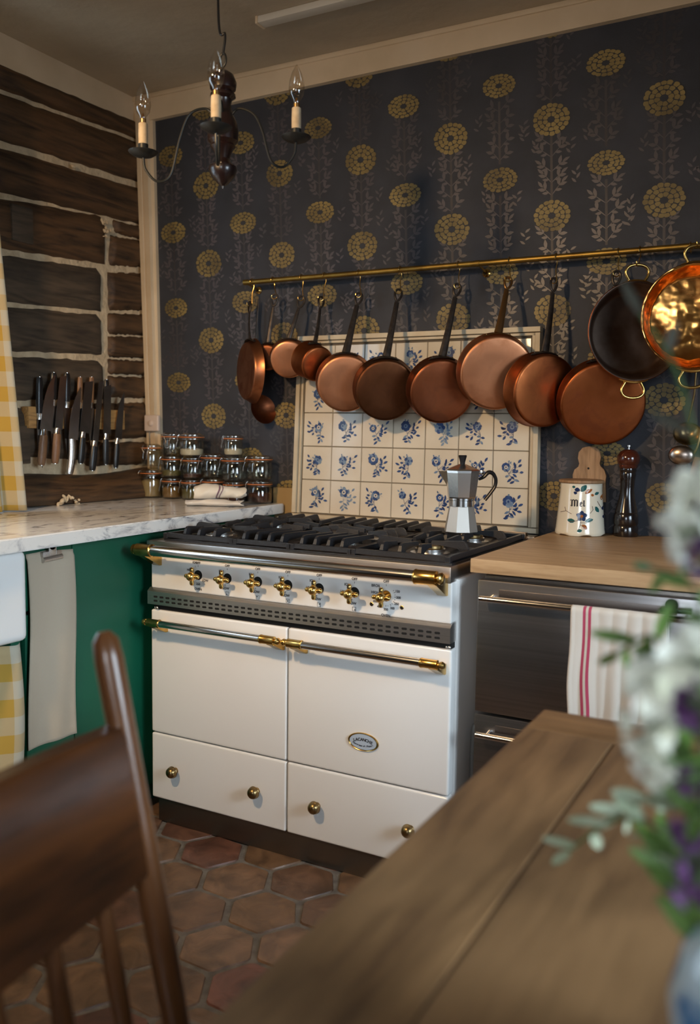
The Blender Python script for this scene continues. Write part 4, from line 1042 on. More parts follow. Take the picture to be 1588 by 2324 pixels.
def s_hook(x, bottom, label, ang=0):
    t = thing('s_hook', label, 'hook', (x, YR, railz(x)), 0, HG)
    z = railz(x); R_ = .0128; pts = []
    c1 = Vector((x, YR, z)); 
    for a in range(-30, 211, 20): pts.append(c1+Vector((0, math.cos(A_(a))*R_, math.sin(A_(a))*R_*.95)))
    b = Vector(bottom); r2 = .010
    c2 = b+Vector((0, 0, r2))
    pts = pts[::-1]  # ends at front
    sd = Vector((math.cos(ang), math.sin(ang), 0))
    mid = (pts[-1]+c2)/2+Vector((0, .004, 0)); pts += [pts[-1]+Vector((0, .001, -.012)), mid]
    for a in range(0, 201, 20): pts.append(c2+sd*(math.cos(A_(a))*r2)+Vector((0, 0, -math.sin(A_(a))*r2)))
    pts = spline(pts[::1], 2)
    MB().tube(pts, .0017, 8).build('wire', m_brass, t)
PG = 'copper pans hanging from the brass rail'
def loop_handle(par, hole, base, bow, wid=.0125, mat=None, nrm=None, name='handle', lp=.019):
    """forged strip: teardrop eye at `hole`, widening to `base`"""
    mat = mat or m_handleiron; hole, base = Vector(hole), Vector(base); nrm = Vector(nrm)
    dn = (base-hole).normalized(); sd = dn.cross(nrm).normalized()
    mb = MB(); eye = []
    for k in range(20):
        a = 2*PI*k/20; r_x = lp*.62*(1 if math.sin(a) > 0 else 1); yy_ = -math.cos(a)
        eye.append(hole+dn*(lp*1.15*yy_*-1*-1*(-1) + lp*.2)*-1*1 + sd*(lp*.62*math.sin(a)*(1-.25*yy_)))
    mb.tube(eye, .0042, 8, closed=True, side=nrm)
    s0_ = hole+dn*lp*1.25
    pts = bez(s0_, s0_+dn*(base-s0_).length*.35+nrm*bow, base-dn*(base-s0_).length*.3+nrm*bow*.8, base, 14)
    rs = [wid*(.58+.42*(i/14)**1.3) for i in range(15)]
    mb.tube(pts, rs, 10, side=sd, flat=.42)
    return mb.build(name, mat, par)
def pan(hook_px, hole_px, cen_px, rpx, h, yaw, tilt, mname, label, yd=0.0, name='saucepan', cat='saucepan', hmat=None, flare=1.04, yh=None, lid=False, hwid=.0145, bow=.006, pflange=1, roll=0, side=None):
    """hangs bottom outwards. yaw/tilt: where the base disc faces (yaw 0 = straight off the wall)"""
    hole = at(*hole_px, 1, YR-.002 if yh is None else yh); cen = at(*cen_px, 1, yd)
    dd = (cen-CAM).length; R = rpx*dd/FPX
    n = Vector((math.sin(A_(yaw))*math.cos(A_(tilt)), -math.cos(A_(yaw))*math.cos(A_(tilt)), math.sin(A_(tilt))))
    t = thing(name, label, cat, hole, 0, PG)
    up = Vector((0, 0, 1)); up = (up-n*up.dot(n)).normalized()
    pr = [(0, .0), (R*.5, .0005), (R-.010, .0), (R-.004, -.0012), (R-.001, -.004), (R, -.009), (R*flare, -h+.002), (R*flare+.0015, -h), (R*flare-.002, -h), (R*flare-.003, -h+.003), (R-.003, -.012), (R-.012, -.004), (0, -.004)]
    m1 = cu[mname]; mb = MB(); mb.lathe(pr[:8], cen, 56, n, 0, ref=up); mb.lathe(pr[7:], cen, 56, n, 1, ref=up)
    mb.build('pan_body', [m1, m_tin], t, angle=45)
    # riveted plate on the side, below the handle
    cb = cen-n*(h*.55); Rs = R*(1+(flare-1)*.55)
    sdv = up.cross(n).normalized(); mb = MB(); pts = []
    for k in range(-8, 9):
        a = k/8*.42*pflange; pts.append(cb+(up*math.cos(a)+sdv*math.sin(a))*(Rs+.002))
    mb.tube(pts, [.004+.010*(1-(k/8)**2)**.5 if abs(k) < 8 else .003 for k in range(-8, 9)], 10, side=n, flat=.25)
    for k in (-.30, 0, .30):
        mb.ball(cb+(up*math.cos(k*pflange)+sdv*math.sin(k*pflange))*(Rs+.0045), .0035, n=8)
    base = cb+up*(Rs+.003)
    lh = loop_handle(t, hole+Vector((0, 0, -.012)), base, bow, hwid, hmat, nrm=n)
    mb.build('rivet_plate', hmat or m_handleiron, t)
    s_hook(at(*hook_px, 1, YR).x, hole+Vector((0, 0, -.004)), HL.pop(0), A_(rnd.uniform(20, 60)))
    return t
HL = ['S hook at the left end of the rail, holding the skillet', 'S hook second from the left end of the rail', 'S hook third from the left end of the rail', 'S hook above the deep little saucepan',
      'S hook above the palest pink pan', 'S hook holding the darkest brown pan', 'S hook holding the pan above the coffee pot', 'S hook holding the largest pale copper pan', 'S hook holding the pan right of the tile panel', 'S hook of the pan half hidden by the rondeau',
      ]
pan((572, 650), (566, 692), (556, 842), 64, .034, -36, 0, 'mid', 'copper skillet seen almost edge on, leftmost on the rail', yd=-.01, name='skillet', cat='frying pan', flare=1.12, bow=.004, hwid=.010)
pan((619, 640), (622, 676), (606, 812), 29, .045, 22, -13, 'mid', 'smallest copper saucepan, second from the left end of the rail', yd=.01, hwid=.010, bow=.004)
pan((684, 635), (682, 680), (655, 816), 42, .05, 30, -13, 'pink', 'small pale copper saucepan behind the deep one', yd=-.01, hwid=.010)
pan((736, 628), (728, 680), (722, 827), 40, .085, 58, -16, 'orange', 'deep narrow copper saucepan tipped to the right', yd=-.045, hwid=.010)
pan((814, 622), (813, 672), (784, 872), 64, .058, 31, -13, 'pink', 'palest pink copper saucepan over the left part of the tiles', yd=-.05)
pan((908, 612), (903, 664), (876, 887), 69, .064, 33, -13, 'brown', 'darkest brown copper saucepan, in front of the palest pink one', yd=-.055, hwid=.014)
pan((1040, 602), (1036, 652), (1003, 890), 72, .066, 33, -13, 'dark', 'mottled reddish brown copper saucepan above the coffee pot', yd=-.055, hwid=.014)
pan((1156, 592), (1152, 636), (1128, 848), 82, .055, 30, -13, 'pink', 'largest pale copper saute pan with a brass handle', yd=-.055, name='saute_pan', cat='saute pan', hmat=M('bronze_handle', (.30, .17, .07), .4, 1), hwid=.014)
pan((1262, 583), (1256, 640), (1240, 888), 80, .060, 48, -8, 'orange', 'bright orange copper saucepan right of the tile panel', yd=-.03, hwid=.014)
pan((1403, 575), (1398, 625), (1368, 918), 91, .055, 22, -13, 'orange', 'wide dull orange copper pan partly behind the open rondeau', yd=-.005, name='saute_pan', cat='saute pan', hwid=.014)

# round two-handled pans with the inside facing the room
def rondeau(cen_px, rpx, h, yaw, mname, inner, label, hooks, yd, name, lugs=((1, 0), (-1, 0)), rin=.80):
    cen = at(*cen_px, 1, yd); R = rpx*(cen-CAM).length/FPX
    n = Vector((math.sin(A_(yaw)), -math.cos(A_(yaw)), 0)); up = Vector((0, 0, 1)); sd = up.cross(n)
    t = thing(name, label, 'pan', cen, 0, PG)
    Rb = R*rin
    mb = MB(); mb.lathe([(0, -h), (Rb-.008, -h), (Rb, -h+.006), (R-.004, -.004), (R+.002, -.001), (R+.003, .001), (R+.001, .0025)], cen, 64, n, 0, ref=up)
    mb.lathe([(R+.001, .0025), (R-.003, .0015), (R-.007, -.004), (Rb-.002, -h+.012), (Rb-.012, -h+.004), (0, -h+.004)], cen, 64, n, 1, ref=up)
    mb.build('pan_body', [cu[mname], inner], t, angle=50)
    for sg in (1, -1):
        b = cen+up*sg*(R-.001)-n*.012; mb = MB(); w_ = .036
        pts = spline([b-sd*w_*.55, b-sd*w_*.95+up*sg*.028, b-sd*w_*.7+up*sg*.046, b+up*sg*.052, b+sd*w_*.7+up*sg*.046, b+sd*w_*.95+up*sg*.028, b+sd*w_*.55], 6)
        mb.tube(pts, .0042, 10)
        bar = []
        for k in range(-6, 7):
            a = k/6*.30; bar.append(cen-n*.010+(up*sg*math.cos(a)+sd*math.sin(a))*(R+.002))
        mb.tube(bar, [.003+.0045*math.cos(k/6*1.4) for k in range(-6, 7)], 8)
        mb.build('lug_handle', m_brass, t)
    hx, lab = hooks
    s_hook(at(hx, 570, 1, YR).x, cen+up*(R+.047)-n*.012, lab, A_(80))
    return t
rondeau((1444, 752), 103, .060, 32, 'dark', m_tin, 'open dark copper rondeau with brass lug handles, its tinned inside showing', (1452, 'S hook holding the open dark rondeau'), -.055, 'rondeau', rin=.86)
rondeau((1578, 718), 108, .055, 20, 'brown', cu['gold'], 'shiny hammered preserving pan glowing gold at the right end of the rail', (1566, 'S hook holding the glowing preserving pan'), -.10, 'preserving_pan', rin=.84)
# dark ladle-shaped bowl hanging low behind the skillet
c = at(596, 930, 1, .07)
sk_ = thing('skimmer', 'dark copper skimmer hanging low behind the skillet', 'skimmer', c, 0, None)
nn = Vector((.9, -.35, .25)).normalized(); mb = MB()
mb.lathe([(0, -.020), (.03, -.015), (.048, -.004), (.056, .004), (.057, .006), (.054, .004), (.046, -.002), (.028, -.012), (0, -.017)], c, 32, nn)
mb.build('bowl', cu['dark'], sk_)
q = at(571, 905, 1, .08); h_ = Vector((rl.x+.03, .09, railz(rl.x)-.06))
MB().tube([c+Vector((-.02, .0, .045)), q+Vector((0, 0, .02)), h_], [.005, .004, .004], 8, side=(1, 0, 0), flat=.5).build('handle', m_handleiron, sk_)

# ================================================================== MOKA POT
mc = at(1050, 1211, 2, .926)+Vector((-.022, .04, 0)); mz = .9265
mo_ = thing('moka_pot', 'faceted aluminium stovetop coffee pot with a black handle, on the right pan support', 'coffee pot', (mc.x, mc.y, mz))
c0 = (mc.x, mc.y, mz); k = (mc-CAM).length/FPX
mb = MB(); mb.lathe([(0, 0), (37*k, 0), (38.5*k, .002), (38*k, .006), (28.5*k, 58*k), (28*k, 59*k), (0, 59*k)], c0, 8, ref=(math.cos(.12), math.sin(.12), 0)); mb.build('boiler', m_aluwhite, mo_, smooth=False)
MB().lathe([(27*k, 57*k), (28.5*k, 58*k), (28.5*k, 71*k), (29.5*k, 72*k), (29.5*k, 76*k), (0, 76*k)], c0, 40).build('collar', m_chrome, mo_)
mb = MB(); mb.lathe([(0, 75*k), (31*k, 76*k), (32*k, 79*k), (38.5*k, 133*k), (38.5*k, 136*k), (36.5*k, 136*k), (0, 134*k)], c0, 8, ref=(math.cos(.12), math.sin(.12), 0))
vw = Vector((math.cos(YAW), math.sin(YAW), 0))
e_ = Vector(c0)+Vector((0, 0, 0)); sp0 = e_-vw*34*k
mb.add([sp0+Vector((0, 0, 136*k)), e_-vw*53*k+Vector((0, 0, 136*k)), sp0+Vector((0, 0, 104*k)), sp0+Vector((.008, -.012, 136*k)), sp0+Vector((-.008, .012, 136*k))], [[0, 3, 1], [0, 1, 4], [3, 2, 1], [1, 2, 4]])
mb.build('jug', m_alu, mo_, smooth=False)
MB().lathe([(39.5*k, 136*k), (39.5*k, 138*k), (37*k, 141*k), (8*k, 152*k), (0, 152*k)], c0, 8, ref=(math.cos(.12), math.sin(.12), 0)).build('lid', m_alu, mo_, smooth=False)
MB().lathe([(6*k, 151*k), (6*k, 156*k), (10*k, 170*k), (9*k, 172*k), (0, 172*k)], c0, 8).build('lid_knob', m_black, mo_)
MB().box((-.004, -.005, -.006), (.010, .005, .006), bev=.002, mat=Matrix.Translation(e_+vw*40*k+Vector((0, 0, 134*k)))).build('hinge', m_chrome, mo_)
hp = [e_+vw*(a_*k)+Vector((0, 0, b_*k)) for a_, b_ in ((37, 118), (48, 124), (58, 134), (68, 132), (75, 120), (74, 104), (64, 88), (52, 72))]
MB().tube(spline(hp, 5), [.005+.0035*math.sin(min(1, i/18)*PI*.8) for i in range(36)], 10, flat=.75, side=(vw.y, -vw.x, 0)).build('handle', m_black, mo_)

# ================================================================== RIGHT COUNTER
WZ = .904; wl = at(1067, 1267, 2, WZ); wb_ = at(1068, 1300, 1, wl.y)
mb = MB(); mb.box((wl.x, wl.y, wb_.z+.001), (3.3, YB-.002, WZ), bev=.003)
tag(mb.build('wooden_worktop', m_butcher), 'thick pale wooden worktop right of the cooker', 'worktop')
fz = thing('fridge_drawers', 'stainless steel drawer fridge under the wooden worktop', 'fridge', (2.0, -.35, 0))
MB().box((1.694, -.655, .07), (2.292, .0, .862), bev=.003).box((1.70, -.63, 0), (2.28, -.05, .07)).build('cabinet', m_toe, fz)
def fridge_drawer(z0, z1, hz):
    d = MB().box((1.690, -.692, z0), (2.294, -.656, z1), bev=.003).build('drawer_front', m_steeldark, fz)
    MB().tube([(1.706, -.722, hz), (2.205, -.722, hz)], .0075, 16).tube([(1.73, -.722, hz), (1.73, -.69, hz+.004)], .004, 10).tube([(2.18, -.722, hz), (2.18, -.69, hz+.004)], .004, 10).build('handle', m_chrome, d)
    mb = MB(); mb.box((1.745, -.6935, hz+.004), (2.16, -.691, hz+.022), bev=.0008); mb.build('grip_recess', M('recess_steel', (.2, .18, .17), .4, 1) if not bpy.data.materials.get('recess_steel') else bpy.data.materials['recess_steel'], d)
fridge_drawer(.521, .854, .812); fridge_drawer(.10, .514, .470)
for x, w_ in ((2.30, .6),):
    f2 = thing('steel_cabinet', 'second stainless unit to the right, behind the flowers', 'cabinet', (x+.3, -.35, 0))
    MB().box((x, -.655, 0), (x+w_, 0, .862), bev=.003).build('carcass', m_toe, f2)
    MB().box((x+.002, -.69, .10), (x+w_, -.656, .854), bev=.003).build('door', m_steeldark, f2)
# grey pipe in the gap
mb = MB(); mb.tube(spline([(1.655, -.60, .02), (1.655, -.60, .40), (1.662, -.59, .45), (1.672, -.56, .46)], 6), .009, 10); tag(mb.build('gas_pipe', M('grey_pipe', (.25, .25, .24), .4, .6)), 'grey pipe in the gap between cooker and fridge', 'pipe')

# striped towel over the fridge handle
def fn(s_, q):
    # q 0..1 : from the back bottom, over the bar, down the front
    x0, x1 = 1.935, 2.150; hang_b, hang_f = .12, .30; tot = hang_b+hang_f+.03; a = q*tot
    if a < hang_b: z = .812-(hang_b-a); y = -.708
    elif a < hang_b+.03:
        th_ = (a-hang_b)/.03*PI; z = .812+.0095*math.sin(th_)*1.05; y = -.722+.0125*math.cos(th_)
    else:
        z = .812-(a-hang_b-.03); y = -.735
    fl = max(0, (a-hang_b-.03)/hang_f)
    fold = (.004+.010*fl)*math.sin(s_*21+fl*1.6)*(s_*.8+.25)+.006*fl*math.sin(s_*9+2)
    if a < hang_b: fold = min(.002, fold*.2)
    gather = 1-.06*fl*(1-2*abs(s_-.5))
    x = x0+(x1-x0)*s_+.010*fl*(s_-.0)+.004*math.sin(fl*9+s_*3)*fl+.012*(1-fl)*(-s_)*.2
    if s_ < .04: y -= .002
    return (x, y-abs(fold)*.9-(.004 if a > hang_b else 0), z-.006*s_*fl), (s_*.28, a)
tag(cloth('striped_towel', fn, 70, 110, m_pinktowel), 'white linen tea towel with two pink stripes, over the fridge handle', 'towel')
# small dark clip on the handle end
mb = MB(); a = at(1530, 1385, 1, -.735); mb.box((a.x-.03, -.742, a.z-.006), (a.x+.035, -.715, a.z+.004), bev=.002); mb.lathe([(.014, 0), (.014, .003), (0, .003)], (a.x-.005, -.742, a.z+.012), 16, (0, -1, 0)); tag(mb.build('dark_clip', M('dark_green_metal', (.05, .08, .05), .3, .8)), 'dark metal clip at the right end of the fridge handle', 'clip')

# honey jar
hc = at(1320, 1217, 2, WZ)+Vector((-.02, .052, 0)); hk = (hc-CAM).length/FPX
hj = thing('honey_jar', 'cream ceramic honey pot with painted flowers and a flat wooden lid', 'jar', (hc.x, hc.y, WZ))
def hr(a, z):
    t_ = z/(113*hk); base = 53*hk*(1-.16*min(1, t_*1.15)) if t_ > .12 else 53*hk*(1.0-.12*(t_-.05 if t_ > .05 else 0))
    return base*(1+.015*math.cos(4*a)*(1-t_))
mb = MB(); n = 64; rings = []; vs = []; H = 113*hk
zlist = [0.001, .006, .012, .02, .035, .05, .07, .09, .11, .125, .140, H-.006, H]
zlist = [z for z in zlist if z < H-.004]+[H-.004, H]
for z in zlist:
    for k_ in range(n):
        a = 2*PI*k_/n; r0 = hr(a, z)*(1.0 if z > .004 else .96); dz = (.004*(math.cos(6*a) > 0)*abs(math.cos(6*a)) if z < .002 else 0)
        vs.append(Vector((hc.x+r0*math.cos(a), hc.y+r0*math.sin(a), WZ+z+dz)))
fs = [[j*n+i, j*n+(i+1) % n, (j+1)*n+(i+1) % n, (j+1)*n+i] for j in range(len(zlist)-1) for i in range(n)]
fs += [list(range(n)), [(len(zlist)-1)*n+i for i in range(n)]]
mb.add(vs, fs); mb.build('pot', m_cer, hj, angle=50)
MB().lathe([(0, H+.0002), (47*hk, H+.0002), (48.5*hk, H+.003), (48*hk, H+.009), (44*hk, H+.011), (0, H+.012)], (hc.x, hc.y, WZ), 40).build('lid', m_boardwood, hj)
dirc = Vector((CAM.x-hc.x, CAM.y-hc.y, 0)); a_c = math.atan2(dirc.y, dirc.x)
def onjar(x, z, lift=.0006):      # x,z: pixels right / up from the pot's base centre
    zz_ = (z)*hk; r0 = hr(a_c, zz_); a = a_c+math.asin(max(-.98, min(.98, x*hk/r0))); r1 = hr(a, zz_)+lift
    return Vector((hc.x+r1*math.cos(a), hc.y+r1*math.sin(a), WZ+zz_))
dm = MB()
def jpoly(pts, mi, lift=.0006): dm.add([onjar(x, z, lift) for x, z in pts], [list(range(len(pts)))], mi)
def jleaf(x, z, a, ln, wd, mi):
    c_, s_ = math.cos(a), math.sin(a); jpoly([(x+u*ln*c_-v*wd*s_, z+u*ln*s_+v*wd*c_) for u, v in ((0, 0), (.25, .4), (.55, .5), (.85, .25), (1, 0), (.85, -.3), (.5, -.45), (.2, -.3))], mi)
def jline(pts, w_=.5, mi=4):
    pts = [(a[0]+(b[0]-a[0])*q/5, a[1]+(b[1]-a[1])*q/5) for a, b in zip(pts, pts[1:]) for q in range(5)]+[pts[-1]]
    for (x0, z0), (x1, z1) in zip(pts, pts[1:]):
        L_ = math.hypot(x1-x0, z1-z0) or 1; nx_, nz_ = -(z1-z0)/L_*w_, (x1-x0)/L_*w_; jpoly([(x0-nx_, z0-nz_), (x0+nx_, z0+nz_), (x1+nx_, z1+nz_), (x1-nx_, z1-nz_)], mi, .0009 if mi == 4 else .0006)
jline([(3, 44), (-6, 34), (-22, 31)]); jline([(3, 42), (0, 24), (-3, 14)]); jline([(0, 30), (14, 30)]); jline([(0, 26), (10, 20)]); jline([(-18, 48), (-30, 54), (-42, 50)]); jline([(-30, 54), (-33, 62)]); jline([(20, 50), (26, 58), (24, 66)]); jline([(34, 76), (42, 62)]); jline([(2, 100), (-10, 95)])
for k_ in range(5): jleaf(3, 44, A_(90+72*k_), 12, 11, 1)
jpoly([(3+3.2*math.cos(A_(30*q)), 44+3.2*math.sin(A_(30*q))) for q in range(12)], 2, .0010)
jleaf(-10, 33, A_(175), 17, 10, 0); jleaf(10, 33, A_(15), 18, 9, 0); jleaf(4, 26, A_(-40), 15, 9, 2); jleaf(0, 12, A_(-85), 0.1, .1, 0); jleaf(-6, 12, A_(10), 11, 8, 0)
jleaf(0, 96, A_(55), 18, 12, 0); jleaf(8, 92, A_(35), 18, 9, 2); jleaf(-14, 100, A_(0), 12, 10, 1); jleaf(-8, 92, A_(160), 8, 7, 1); jleaf(-12, 106, A_(180), 7, 6, 0)
jleaf(28, 90, A_(30), 10, 7, 0); jleaf(27, 88, A_(160), 7, 6, 2); jleaf(42, 78, A_(75), 14, 8, 2); jleaf(38, 52, A_(120), 15, 8, 0); jleaf(46, 56, A_(80), 10, 8, 1); jleaf(47, 46, A_(-70), 8, 6, 1)
# blackletter "Mel" from strokes
def st_(x, z, pts, w_=1.3): jline([(x+a, z+b) for a, b in pts], w_, 3)
zz0 = 65
for a0 in (-18, -12.5, -7): st_(a0, zz0, [(0, 0), (0, 11)], 1.5); st_(a0, zz0, [(-1.2, -.5), (1.6, 1)], .7); st_(a0, zz0, [(-1.8, 11.5), (1.2, 13)], .8)
st_(-18, zz0, [(0, 11), (2.8, 14), (5.5, 11)], 1.0); st_(-12.5, zz0, [(0, 11), (2.8, 14), (5.5, 11)], 1.0); st_(-18, zz0, [(-3, 2), (-1, 0)], .6); st_(-18, zz0, [(-4, 12), (-1, 14)], .6)
st_(-1, zz0, [(0, 1), (0, 8), (3, 9), (4, 6), (0, 4.5)], .9); st_(-1, zz0, [(0, 1), (2, 0), (4, 1.5)], .8)
st_(6.5, zz0, [(0, 0), (0, 13)], 1.3); st_(6.5, zz0, [(0, 0), (3, 1.5)], .8)
dm.build('painted_decoration', [m_teal, m_navy, m_rust, m_ink, M('brown_line', (.10, .05, .03), .4)], hj, smooth=False, fix=False)

# small wooden board behind the honey jar
bo = thing('shaped_board', 'small shaped wooden board standing against the wall behind the honey pot', 'wooden board', at(1337, 1200, 1, .10))
yy = .098; pts = []
for u, v in [(1300, 1093), (1299, 1078), (1303, 1066), (1312, 1059), (1314, 1052), (1311, 1040), (1313, 1026), (1322, 1016), (1336, 1013), (1350, 1015), (1360, 1024), (1363, 1038), (1360, 1052), (1362, 1058), (1370, 1066), (1375, 1080), (1373, 1094), (1374, 1140), (1300, 1140)]:
    p = at(u, v, 1, yy); pts.append((p.x, p.z))
mb = MB(); mb.prism(pts, (0, yy, 0), (1, 0, 0), (0, 0, 1), (0, 1, 0), .012); q = at(1336, 1140, 1, yy)
mb.box((q.x-.03, yy, WZ), (q.x+.03, yy+.012, q.z+.005))
bb = mb.build('board', m_boardwood, bo, smooth=False)
q = at(1335, 1063, 1, yy); MB().lathe([(0, .0006), (.0035, .0006)], (q.x, yy, q.z), 14, (0, -1, 0)).build('nail_hole', m_void, bb)

# pepper mill
pc = at(1424, 1214, 2, WZ); pc = Vector((pc.x, .066, WZ)); pk = (pc-CAM).length/FPX
pm = thing('pepper_mill', 'tall turned black pepper mill with a dark red head', 'pepper mill', pc)
S = [(25, 0), (26, 3), (26, 20), (24, 24), (26, 28), (25, 46), (23, 50), (24, 52), (17, 80), (14, 100), (15, 120), (17, 134), (16, 138), (18, 142), (17, 147), (0, 147)]
MB().lathe([(0, 0)]+[(r*pk, z*pk) for r, z in S], pc, 36).build('body', m_mill, pm)
MB().lathe([(r*pk, z*pk) for r, z in [(0, 147), (18, 147), (20, 151), (19, 154), (22, 157), (24, 165), (23, 174), (18, 182), (10, 187), (0, 188)]], pc, 36).build('head', m_millhead, pm)
MB().lathe([(r*pk, z*pk) for r, z in [(3, 187), (3, 189), (2, 190), (2, 192), (4, 193), (4, 196), (2, 197), (0, 197)]], pc, 16).build('top_nut', m_chrome, pm)

# hanging utensils at the right edge
def spoon(cpx, y, label):
    c = at(*cpx, 1, y); t = thing('serving_spoon', label, 'spoon', c, 0, None)
    MB().ball(c, .038, (1.0, .45, .78), 32).build('bowl', M('worn_silver', (.42, .37, .33), .28, 1, col2=(.30, .24, .2), nscale=30), t)
    MB().tube(spline([c+Vector((.028, .0, -.005)), c+Vector((.045, -.003, .03)), c+Vector((.055, 0, .12)), c+Vector((.06, .02, .2))], 5), .004, 8).build('handle', m_oldbrass, t)
    return t
spoon((1546, 1033), .03, 'silver bowled serving spoon hanging at the right edge')
c = at(1560, 985, 1, .07); t = thing('strainer', 'brass strainer hanging behind the silver spoon', 'strainer', c)
MB().lathe([(0, -.03), (.022, -.024), (.036, -.008), (.04, 0), (.042, 0), (.042, .003), (.038, .002), (.034, -.006), (.02, -.02), (0, -.027)], c, 28, (.2, -.8, .6)).build('bowl', m_oldbrass, t)
MB().tube([c+Vector((.0, .0, .035)), c+Vector((.01, .03, .12)), c+Vector((.012, .035, .22))], .003, 8).build('handle', m_oldbrass, t)
A1, A2 = at(1562, 1120, 1, .03), at(1536, 1235, 1, .03)
t = thing('serrated_knife', 'pale serrated blade standing at the right end of the worktop', 'knife', (A2.x, .03, WZ))
mb = MB(); A2.z = max(A2.z, WZ+.002); d = (A1-A2); L_ = d.length; d.normalize(); s_ = Vector((0, -1, 0)).cross(d).normalized(); 
poly = [(0, -.002), (L_, -.009), (L_, .009)]+[(L_*(1-k_/16), .009-(.0025 if k_ % 2 else 0)) for k_ in range(1, 16)]+[(0, .004)]
mb.prism(poly, A2, d, s_, (0, 1, 0), .0015); mb.build('blade', m_alu, t, smooth=False)
MB().tube([A1-d*.005, A1+d*.05, A1+d*.11], [.008, .010, .009], 10, side=s_, flat=.6).build('handle', m_knifewood, t)

# ================================================================== TABLE
TZ = .75; tx0, tx1, ty0, ty1 = 2.038, 2.95, -1.306, -3.3
tb = thing('kitchen_table', 'long old pine kitchen table with a worn plank top', 'table', ((tx0+tx1)/2, (ty0+ty1)/2, 0))
def plank(x0, x1, y0, y1, seed):
    r2 = random.Random(seed); mb = MB(); mb.box((x0+.0012, y1+.001, TZ-.032), (x1-.0012, y0-.001, TZ), bev=.003, seg=3); return mb
MB().box((tx0, ty0-.105, TZ-.032), (tx1, ty0, TZ), bev=.005, seg=3).build('breadboard_end', wood('pine_end_board', (.33, .18, .078), (.17, .088, .038), 'x', 3, .5, (.25, .135, .057), bump=.2, rings=5, stain=.75), tb)
xs = [tx0, 2.178, 2.37, 2.58, 2.77, tx1]
for i in range(5): plank(xs[i], xs[i+1], ty0-.105, ty1, i).build('plank', m_table, tb)
mb = MB(); mb.box((tx0+.06, ty0-.12, TZ-.14), (tx1-.06, ty0-.09, TZ-.033)); mb.box((tx0+.05, ty1+.1, TZ-.14), (tx0+.075, ty0-.09, TZ-.033)); mb.box((tx1-.075, ty1+.1, TZ-.14), (tx1-.05, ty0-.09, TZ-.033)); mb.box((tx0+.06, ty1+.09, TZ-.14), (tx1-.06, ty1+.12, TZ-.033))
mb.build('apron', m_table, tb)
for x in (tx0+.08, tx1-.08):
    for y in (ty0-.13, ty1+.13):
        MB().lathe([(.0, 0), (.022, 0), (.026, .05), (.020, .08), (.034, .35), (.038, .5), (.03, .56), (.04, .58), (.04, TZ-.034), (0, TZ-.034)], (x, y, 0), 24).build('leg', m_chairz, tb)

# ================================================================== CHAIR
CX, CY = 1.655, -1.93
cr = thing('wooden_chair', 'dark varnished wooden chair with a broad crest rail, seen from behind at the left', 'chair', (1.85, -2.13, 0))
lean = lambda z: 1.646+(z-.958)*(1.761-1.646)/(.47-.958)
def stile(y): 
    sx_ = .13*(CY-y); pts = [(lean(z)+sx_, y, z) for z in (0.45, .55, .65, .75, .85, .92, .945)]
    return MB().tube(pts+[(lean(.956)+sx_, y, .956)], [.0165, .0175, .0175, .0175, .018, .0185, .0165, .008], 18)
YL = CY-.43
for y in (CY, YL): stile(y).build('stile', m_chairz, cr)
# crest rail, gently curved
mb = MB(); n = 20; vs = []
for i in range(n+1):
    s_ = i/n; y = CY-.008+(YL-CY+.016)*s_; bow = .13*(CY-y)-.006*math.sin(PI*s_)
    for z, o2 in ((.660, -.010), (.665, -.0115), (.835-.003, -.0135), (.842, -.011), (.842, .011), (.835-.003, .0135), (.665, .0115), (.660, .010)):
        vs.append((lean(z)+bow+o2, y, z+.004*math.sin(PI*s_)*(1 if z > .8 else -1)))
fs = [[i*8+k_, i*8+(k_+1) % 8, (i+1)*8+(k_+1) % 8, (i+1)*8+k_] for i in range(n) for k_ in range(8)]+[list(range(8)), [n*8+k_ for k_ in range(8)]]
mb.add(vs, fs); mb.build('crest_rail', m_chair, cr, angle=50)
for k_ in range(1, 5):
    s_ = k_/5; y = CY+(YL-CY)*s_; bow = .13*(CY-y)-.006*math.sin(PI*s_)
    MB().tube([(lean(.665)+bow, y, .665), (lean(.58)+bow*.8, y, .58), (lean(.46)+.005, y, .46)], [.009, .012, .010], 12).build('spindle', m_chairz, cr)
mb = MB(); mb.box((1.74, YL-.03, .432), (2.15, CY+.03, .462), bev=.012, seg=3); mb.build('seat', m_chair, cr)
for x, dx_ in ((1.78, -.05), (2.11, .04)):
    for y, dy_ in ((CY-.01, .04), (YL+.01, -.04)):
        MB().tube([(x, y, .44), (x+dx_*.5, y+dy_*.5, .22), (x+dx_, y+dy_, .0)], [.014, .019, .012], 14).build('leg', m_chairz, cr)

